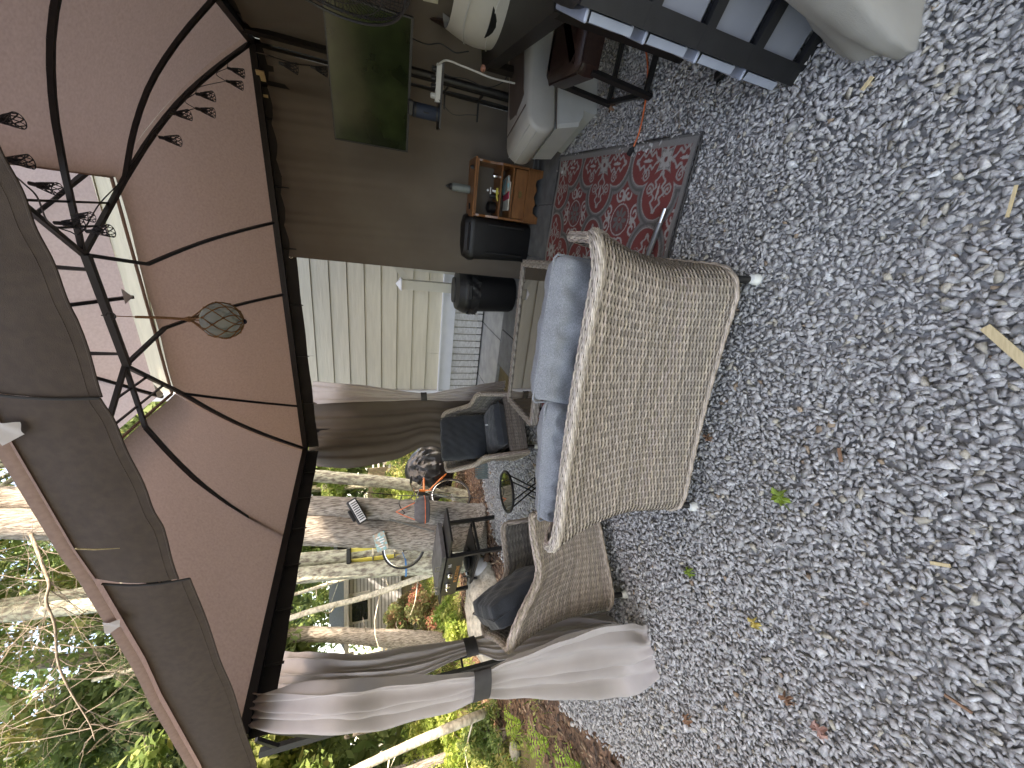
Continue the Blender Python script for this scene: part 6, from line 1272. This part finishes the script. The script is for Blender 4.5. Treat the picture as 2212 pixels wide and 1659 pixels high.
# wooden fence piece
fn = thing('wooden_fence', 'short weathered board fence in the undergrowth behind the bicycle handlebar', 'fence', (-3.250, 12.000, 1.517))
c_ = Vector((-3.151, 12.000, 1.516))
for k in range(9): mb = MB(); mb.box((c_.x - .55 + k * .14, 12, c_.z - .25), (.125, .03, 1.0 + .03 * (k % 2))); part('fence_board', mb, mat('fence_wood', (.36, .30, .22), .9) if k == 0 else bpy.data.materials['fence_wood'], fn)
# dark wing of small far details is left out on purpose: nothing legible there

# ---------------------------------------------------------------- griddle
G1, G2 = Vector((-2.06, 4.42, 0)), Vector((-2.78, 4.98, 0)); gu = (G1 - G2).normalized(); GW = (G1 - G2).length
gr = thing('griddle', 'black two burner griddle on square legs with orange lettering and side shelves', 'griddle', tuple((G1 + G2) / 2), math.atan2(gu.y, gu.x)); hw = GW / 2; GD = .44; gz_ = .66
for sx in (-1, 1):
    for y_ in (0, GD): mb = MB(); mb.box((sx * hw, y_, gz_ / 2), (.042, .042, gz_)); part('leg', mb, M['black_metal'], gr, world=False)
mb = MB(); mb.box((0, GD / 2, .30), (2 * hw, .03, .03)); mb.box((0, GD, .30), (2 * hw, .03, .03)); mb.box((0, 0, .30), (2 * hw, .03, .03)); mb.box((hw, GD / 2, .30), (.03, GD, .03)); mb.box((-hw, GD / 2, .30), (.03, GD, .03)); part('frame_rail', mb, M['black_metal'], gr, world=False)
mb = MB(); mb.box((.1, GD / 2, .322), (2 * hw - .3, GD - .04, .012)); part('lower_shelf', mb, M['black_metal'], gr, world=False)
mb = MB(); mb.box((0, -.028, gz_ - .06), (2 * hw + .06, .012, .20), .003); fp = part('front_panel', mb, M['black_metal'], gr, world=False)
mb = MB(); mb.box((0, GD / 2, gz_ + .0), (2 * hw + .02, GD + .0, .06)); part('burner_box', mb, M['black_metal'], gr, world=False)
mb = MB(); mb.box((0, GD / 2, gz_ + .075), (2 * hw + .05, GD + .03, .055), .006); ld = part('hood', mb, mat('worn_black_lid', (.10, .10, .105), .5, (.04, .04, .042), 8), gr, world=False)
for sx in (-.22, .22): mb = MB(); mb.tube([(sx * 1.2 - .05, -.03, gz_ + .10), (sx * 1.2 - .05, -.035, gz_ + .16), (sx * 1.2 + .05, -.035, gz_ + .16), (sx * 1.2 + .05, -.03, gz_ + .10)], .006, 7); part('handle', mb, M['chrome'], ld, world=False)
mb = MB(); mb.box((hw + .21, GD / 2 - .02, gz_ + .02), (.34, GD, .025), .004); part('side_shelf', mb, M['black_metal'], gr, world=False)
mb = MB(); mb.box((-hw - .17, GD / 2 - .02, gz_ + .02), (.28, GD, .025), .004); part('side_shelf', mb, M['black_metal'], gr, world=False)
for x_, r_ in ((.02, .032), (-.235, .032), (-.345, .015)):
    mb = MB(); mb.at((x_ + .06, -.04, gz_ - .025), (PI / 2, 0, 0)); mb.lathe([(r_ * 1.2, 0), (r_ * 1.2, .008), (r_, .012), (r_ * .95, .035), (r_ * .6, .04)], 18); part('knob', mb, M['chrome'], fp, world=False, smooth=True)
def text_obj(name, s_, size, m_, parent, loc, rot, ext_=.002):
    cu = bpy.data.curves.new(name, 'FONT'); cu.body = s_; cu.size = size; cu.extrude = ext_; cu.align_x = 'CENTER'; cu.space_character = 1.12
    o = bpy.data.objects.new(name, cu); col.objects.link(o); bpy.context.view_layer.update(); me = bpy.data.meshes.new_from_object(o.evaluated_get(bpy.context.evaluated_depsgraph_get())); bpy.data.objects.remove(o)
    me.transform(Matrix.Translation(loc) @ Euler(rot).to_matrix().to_4x4()); return link(name, me, m_, parent, world=False)
text_obj('lettering', 'BLACKSTONE', .062, M['gold'], fp, (.07, -.0375, gz_ - .135), (PI / 2, 0, 0))
mb = MB(); mb.at((.30, -.036, gz_ - .01)); [mb.box((k * .012 - .03, 0, .008 * math.sin(k * 2.1)), (.009, .003, .03 + .014 * math.cos(k * 1.7))) for k in range(6)]; part('flame_mark', mb, M['grey_print'], fp, world=False)
tk = Matrix.Translation(gr.location) @ Matrix.Rotation(gr.rotation_euler.z, 4, 'Z'); tc_ = tk @ Vector((-hw + .15, .16, 0))
gt = thing('gas_tank', 'pale gas tank standing under the left end of the griddle', 'gas tank', tuple(tc_))
mb = MB(); mb.lathe([(.07, .0), (.085, .03), (.11, .05), (.135, .08), (.135, .20), (.12, .245), (.08, .275), (.02, .28)], 26); part('tank_body', mb, M['tank'], gt, world=False, smooth=True)
mb = MB(); mb.lathe([(.075, .265), (.08, .33), (.076, .335), (.070, .27)], 20, cap=False); mb.lathe([(.02, .27), (.02, .32), (.03, .325), (.001, .33)], 10); part('valve_collar', mb, M['chrome'], gt, world=False, smooth=True)
mb = MB(); mb.tube(smoothpath([(0, 0, .32), (.0, -.12, .33), (-.05, -.17, .22), (-.02, -.10, .40)], 14), .008, 6); part('hose', mb, M['rubber'], gt, world=False, smooth=True)
dd2 = tk @ Vector((-.02, .18, .328)); mb = MB(); mb.at(tuple(dd2)); mb.lathe([(.10, 0), (.15, .03), (.155, .045), (.12, .06), (.001, .07)], 24); tag(part('round_pan', mb, M['black_plastic'], smooth=True), 'round black pan with lid on the lower griddle shelf', 'pan')

# ---------------------------------------------------------------- bicycle
hub = Vector((-1.848, 6.150, 0.472)); hub.z = .335; dr_ = Vector((.62, .78, 0)).normalized(); bk = thing('bicycle', 'bicycle with white and orange frame half hidden under a black tarp', 'bicycle', (hub.x, hub.y, 0), math.atan2(dr_.y, dr_.x))
def wheel(parent, c, r_, nm='wheel', world=False, M_=None):
    mb = MB(); mb.T = M_ or (Matrix.Translation(c) @ Matrix.Rotation(PI / 2, 4, 'X')); mb.torus(r_, .016, 40, 8); w_ = part(nm, mb, M['rubber'], parent, world, smooth=True)
    mb = MB(); mb.T = M_ or (Matrix.Translation(c) @ Matrix.Rotation(PI / 2, 4, 'X')); mb.torus(r_ - .02, .009, 40, 6); mb.lathe([(.018, -.03), (.018, .03)], 10)
    for k in range(28): a = 2 * PI * k / 28; mb.tube([(.016 * math.cos(a + .6), .016 * math.sin(a + .6), .02 * (-1) ** k), ((r_ - .02) * math.cos(a), (r_ - .02) * math.sin(a), 0)], .0011, 3, cap=False)
    part('rim', mb, M['chrome'], w_, world)
    return w_
wheel(bk, (0, 0, .335), .325); wheel(bk, (1.02, 0, .335), .325)
mb = MB(); mb.tube([(0, .045, .335), (.10, .03, .66), (.13, 0, .74)], .011, 8); mb.tube([(0, -.045, .335), (.10, -.03, .66), (.13, 0, .74)], .011, 8); part('fork', mb, M['chrome'], bk, world=False, smooth=True)
fo = mat('orange_frame', (.80, .22, .05), .35)
mb = MB(); mb.tube([(.12, 0, .64), (.16, 0, .84)], .02, 10); mb.tube([(.14, 0, .76), (.62, 0, .72)], .016, 8); mb.tube([(.13, 0, .68), (.50, 0, .30)], .018, 8); mb.tube([(.50, 0, .30), (.66, 0, .80)], .015, 8)
for s_ in (-1, 1): mb.tube([(.50, s_ * .02, .30), (1.02, s_ * .05, .335)], .009, 6); mb.tube([(.63, s_ * .02, .70), (1.02, s_ * .05, .335)], .008, 6)
part('frame', mb, fo, bk, world=False, smooth=True)
mb = MB(); mb.tube(smoothpath([(.20, .31, .97), (.15, .20, .98), (.12, .07, .93), (.13, 0, .91), (.12, -.07, .93), (.15, -.20, .98), (.20, -.31, .97)], 24), .012, 8); mb.tube([(.16, 0, .84), (.14, 0, .92)], .014, 8); hb = part('handlebar', mb, M['chrome'], bk, world=False, smooth=True)
for s_ in (-1, 1): mb = MB(); mb.tube([(.16, s_ * .22, .98), (.205, s_ * .33, .97)], .018, 8); mb.tube([(.14, s_ * .17, .96), (.07, s_ * .24, .93)], .005, 5); part('grip', mb, M['rubber'], hb, world=False)
mb = MB(); 
for k, s_ in enumerate((-1, 1, .5)): mb.tube(smoothpath([(.14, s_ * .15, .96), (.0, s_ * .12, .95), (.02, s_ * .02, .80), (.12, 0, .72)], 12), .003, 5)
part('brake_cable', mb, M['rubber'], bk, world=False)
mb = MB(); mb.box((.66, 0, .83), (.22, .12, .05), .02); part('saddle', mb, M['rubber'], bk, world=False)
# tarp: a crumpled sheet draped over the back of the bicycle
bm = bmesh.new(); bmesh.ops.create_icosphere(bm, subdivisions=5, radius=1)
for v_ in bm.verts:
    p = v_.co.copy(); rdn = abs(mn.noise(Vector((p.x * 2.2, p.y * 2.2, p.z * 1.1)) + Vector((1, 5, 2)))) ; r2 = abs(mn.noise(p * 4.3 + Vector((7, 1, 3))))
    an = math.atan2(p.y, p.x); k_ = 1 - .28 * rdn + .03 * mn.noise(p * 9) - .12 * abs(math.sin(an * 6.5 + 3 * rdn + p.z * 1.5)) * (1 - p.z) * .6 - .16 * r2; zz = math.copysign(abs(p.z) ** .8, p.z); wd = .55 + .45 * min(1, (1 - p.z) * .9); v_.co = Vector((p.x * .60 * k_ * wd, p.y * .34 * k_ * wd, zz * .44 * (1 - .10 * rdn)))
me = bpy.data.meshes.new('tarp'); bm.to_mesh(me); bm.free(); tc3 = Vector((-1.562, 6.750, 0.523)); tr_ = link('tarp', me, M['tarp']); tr_.location = (tc3.x + .02, tc3.y, .60); tr_.rotation_euler = (0, .12, .35); tag(tr_, 'crumpled black tarp thrown over the back of the bicycle', 'tarp')
me.polygons.foreach_set('use_smooth', [True] * len(me.polygons)); me.set_sharp_from_angle(angle=R(28))
cr_ = thing('crate', 'small grey green crate on the gravel right of the bicycle wheel', 'crate', (-1.228, 5.117, 0.000)); cc_ = Vector((-1.228, 5.117, 0.000)); mb = MB(); mb.box((cc_.x, cc_.y, .012), (.20, .15, .02)); [mb.box((cc_.x + sx * .1, cc_.y, .08), (.01, .15, .15)) for sx in (-1, 1)]; [mb.box((cc_.x - .09 + .03 * k, cc_.y + sy * .075, .08), (.018, .01, .15)) for k in range(7) for sy in (-1, 1)]; part('crate_wall', mb, mat('crate_green', (.14, .18, .17), .6), cr_)

# things on the trunks
bx = Vector((-1.685, 5.360, 1.737)); tb = thing('slatted_box', 'tilted black box with a white slatted front mounted between the two thick trunks', 'lamp box', tuple(bx)); RM = Matrix.Translation(bx) @ Euler((R(10), R(-28), R(15))).to_matrix().to_4x4()
mb = MB(); mb.T = RM; mb.box((0, 0, 0), (.34, .13, .12), .01); mb.box((-.02, .02, .08), (.16, .06, .04), .006); part('box_body', mb, M['black_plastic'], tb)
mb = MB(); mb.T = RM; mb.box((0, -.068, 0), (.30, .006, .085)); part('front_plate', mb, M['white'], tb)
for k in range(9): mb = MB(); mb.T = RM; mb.box((-.12 + k * .03, -.074, 0), (.012, .006, .07)); part('slat', mb, M['black_plastic'], tb)
bc_ = Vector((-1.710, 5.180, 0.904)); bg_ = thing('hanging_basket', 'grey fabric basket with orange cords hanging on the thick right trunk', 'basket', tuple(bc_))
mb = MB(); rg = []
for z_, w_, d_ in ((.10, .13, .05), (.04, .17, .10), (-.03, .18, .11), (-.085, .17, .10), (-.10, .10, .06)): rg.append([(bc_.x + w_ * math.copysign(abs(math.cos(a)) ** .6, math.cos(a)), bc_.y + d_ * math.copysign(abs(math.sin(a)) ** .6, math.sin(a)), bc_.z + z_) for a in np.linspace(0, 2 * PI, 21)[:-1]])
mb.loft(rg, cap=True); part('basket_body', mb, M['moss'], bg_, smooth=True)
mb = MB(); mb.tube([tuple(Vector(p) + Vector((0, -.004, 0))) for p in rg[2]] + [rg[2][0]], .006, 6); [mb.tube([(bc_.x + s_ * .12, bc_.y - .03, bc_.z + .09), (bc_.x + s_ * .05, bc_.y, bc_.z + .24), (bc_.x, bc_.y + .04, bc_.z + .34)], .006, 6) for s_ in (-1, 1)]; part('orange_cord', mb, M['orange'], bg_)
mb = MB(); mb.tube(smoothpath([(-1.503, 5.200, 1.169), (-1.580, 5.200, 1.205), (-1.664, 5.200, 1.182), (-1.732, 5.200, 1.134), (-1.752, 5.200, 1.170)], 16), .007, 6); tag(part('hook', mb, M['black_metal'], smooth=True), 'black curved hook on the thick right trunk above the grey basket', 'hook')
mb = MB(); mb.tube([(-1.760, 5.100, 1.327), (-1.940, 4.950, 0.775)], .012, 7); tag(part('grey_pole', mb, M['steel']), 'thin grey pole leaning on the thick trunks behind the griddle', 'pole')
mb = MB(); mb.tube([(-1.568, 5.900, 1.771), (-1.685, 5.900, 1.185), (-1.680, 5.300, 0.050)], .006, 5); tag(part('black_stake', mb, M['black_metal']), 'thin black stake standing in front of the bicycle wheel', 'stake')
sgc = Vector((-2.106, 5.280, 1.437)); sgn_ = thing('fish_sign', 'small painted blue green wooden sign nailed to the thickest trunk', 'sign', tuple(sgc)); mb = MB(); mb.T = Matrix.Translation(sgc) @ Euler((0, R(-15), R(8))).to_matrix().to_4x4(); mb.box((0, 0, 0), (.24, .02, .15), .004); part('sign_board', mb, M['sign_blue'], sgn_)
mb = MB(); mb.T = Matrix.Translation(sgc + Vector((0, -.014, 0))) @ Euler((0, R(-15), R(8))).to_matrix().to_4x4(); [mb.box((-.07 + .035 * k, 0, .02 * math.sin(k * 2)), (.012, .004, .06 + .02 * (k % 2))) for k in range(5)]; part('painted_mark', mb, M['white'], sgn_)
wm = Vector((-2.357, 5.620, 1.118)); hw2 = thing('spare_wheel', 'bare bicycle wheel hanging behind the thickest trunk in front of the ladder', 'bicycle wheel', tuple(wm)); wheel(hw2, (0, 0, 0), .295, 'tyre', True, Matrix.Translation(wm) @ Euler((PI / 2 + .05, 0, .2)).to_matrix().to_4x4())
mb = MB(); mb.T = Matrix.Translation(wm + Vector((-.02, -.05, -.05))); mb.box((0, 0, 0), (.05, .03, .16), .01); mb.torus(.04, .008, 14, 5, (0, 0, .06)); mb.bar((0, 0, -.06), (.1, 0, -.18), .025); part('derailleur', mb, M['black_metal'], hw2)
l0, l1 = Vector((-2.521, 5.950, 1.861)), Vector((-2.569, 5.594, 0.000)); l1.y = 6.0
ldr = thing('ladder', 'yellow fibreglass stepladder leaning behind the hanging wheel', 'ladder', (l1.x, l1.y, 0)); w_ = Vector((-.17, 0.02, 0))
for s_ in (0, 1): mb = MB(); mb.bar(l0 + w_ * (s_ * 1 - .5) * 1.0, l1 + w_ * (s_ * 1.3 - .6), .05, .03); part('side_rail', mb, M['yellow'], ldr)
for k in range(1, 6): mb = MB(); c1_ = l0.lerp(l1, k / 6); mb.bar(c1_ - w_ * .5, c1_ + w_ * .6, .05, .02); part('rung', mb, M['chrome'], ldr)
mb = MB(); mb.box((l0.x, l0.y, l0.z + .02), (.26, .14, .06), .01); part('top_cap', mb, M['black_plastic'], ldr)
mb = MB(); c_ = Vector((-2.756, 5.800, 1.090)); mb.at(tuple(c_)); mb.lathe([(.125, -.012), (.125, .012)], 20, cap=False); mb.tube([(.12, -.02, 0), (.3, -.15, .05)], .006, 5); tag(part('blue_strap', mb, M['bluestrap']), 'bright blue strap wrapped round the lichen covered trunk', 'strap')
# small stones and roots at the trunk foot
for i in range(5):
    bm = bmesh.new(); bmesh.ops.create_icosphere(bm, subdivisions=2, radius=1)
    for v_ in bm.verts: v_.co *= 1 + mn.noise(v_.co * 1.7 + Vector((i, 0, 0))) * .3
    me = bpy.data.meshes.new('rock'); bm.to_mesh(me); bm.free(); o = link('rock', me, M['boulder']); s_ = [.10, .07, .055, .09, .06][i]; o.scale = (s_, s_ * .8, s_ * .6); o.location = [(-4.15, 3.95, .03), (-4.4, 3.4, .03), (-3.1, 5.6, .02), (-3.9, 4.5, .03), (-3.5, 5.5, .02)][i]
    tag(o, ['rounded mossy rock in the weeds outside the left curtain', 'smaller rock farther left in the weeds', 'fist sized rock under the griddle edge', 'grey rock between boulder and weeds', 'flat rock behind the boulder'][i], 'rock')
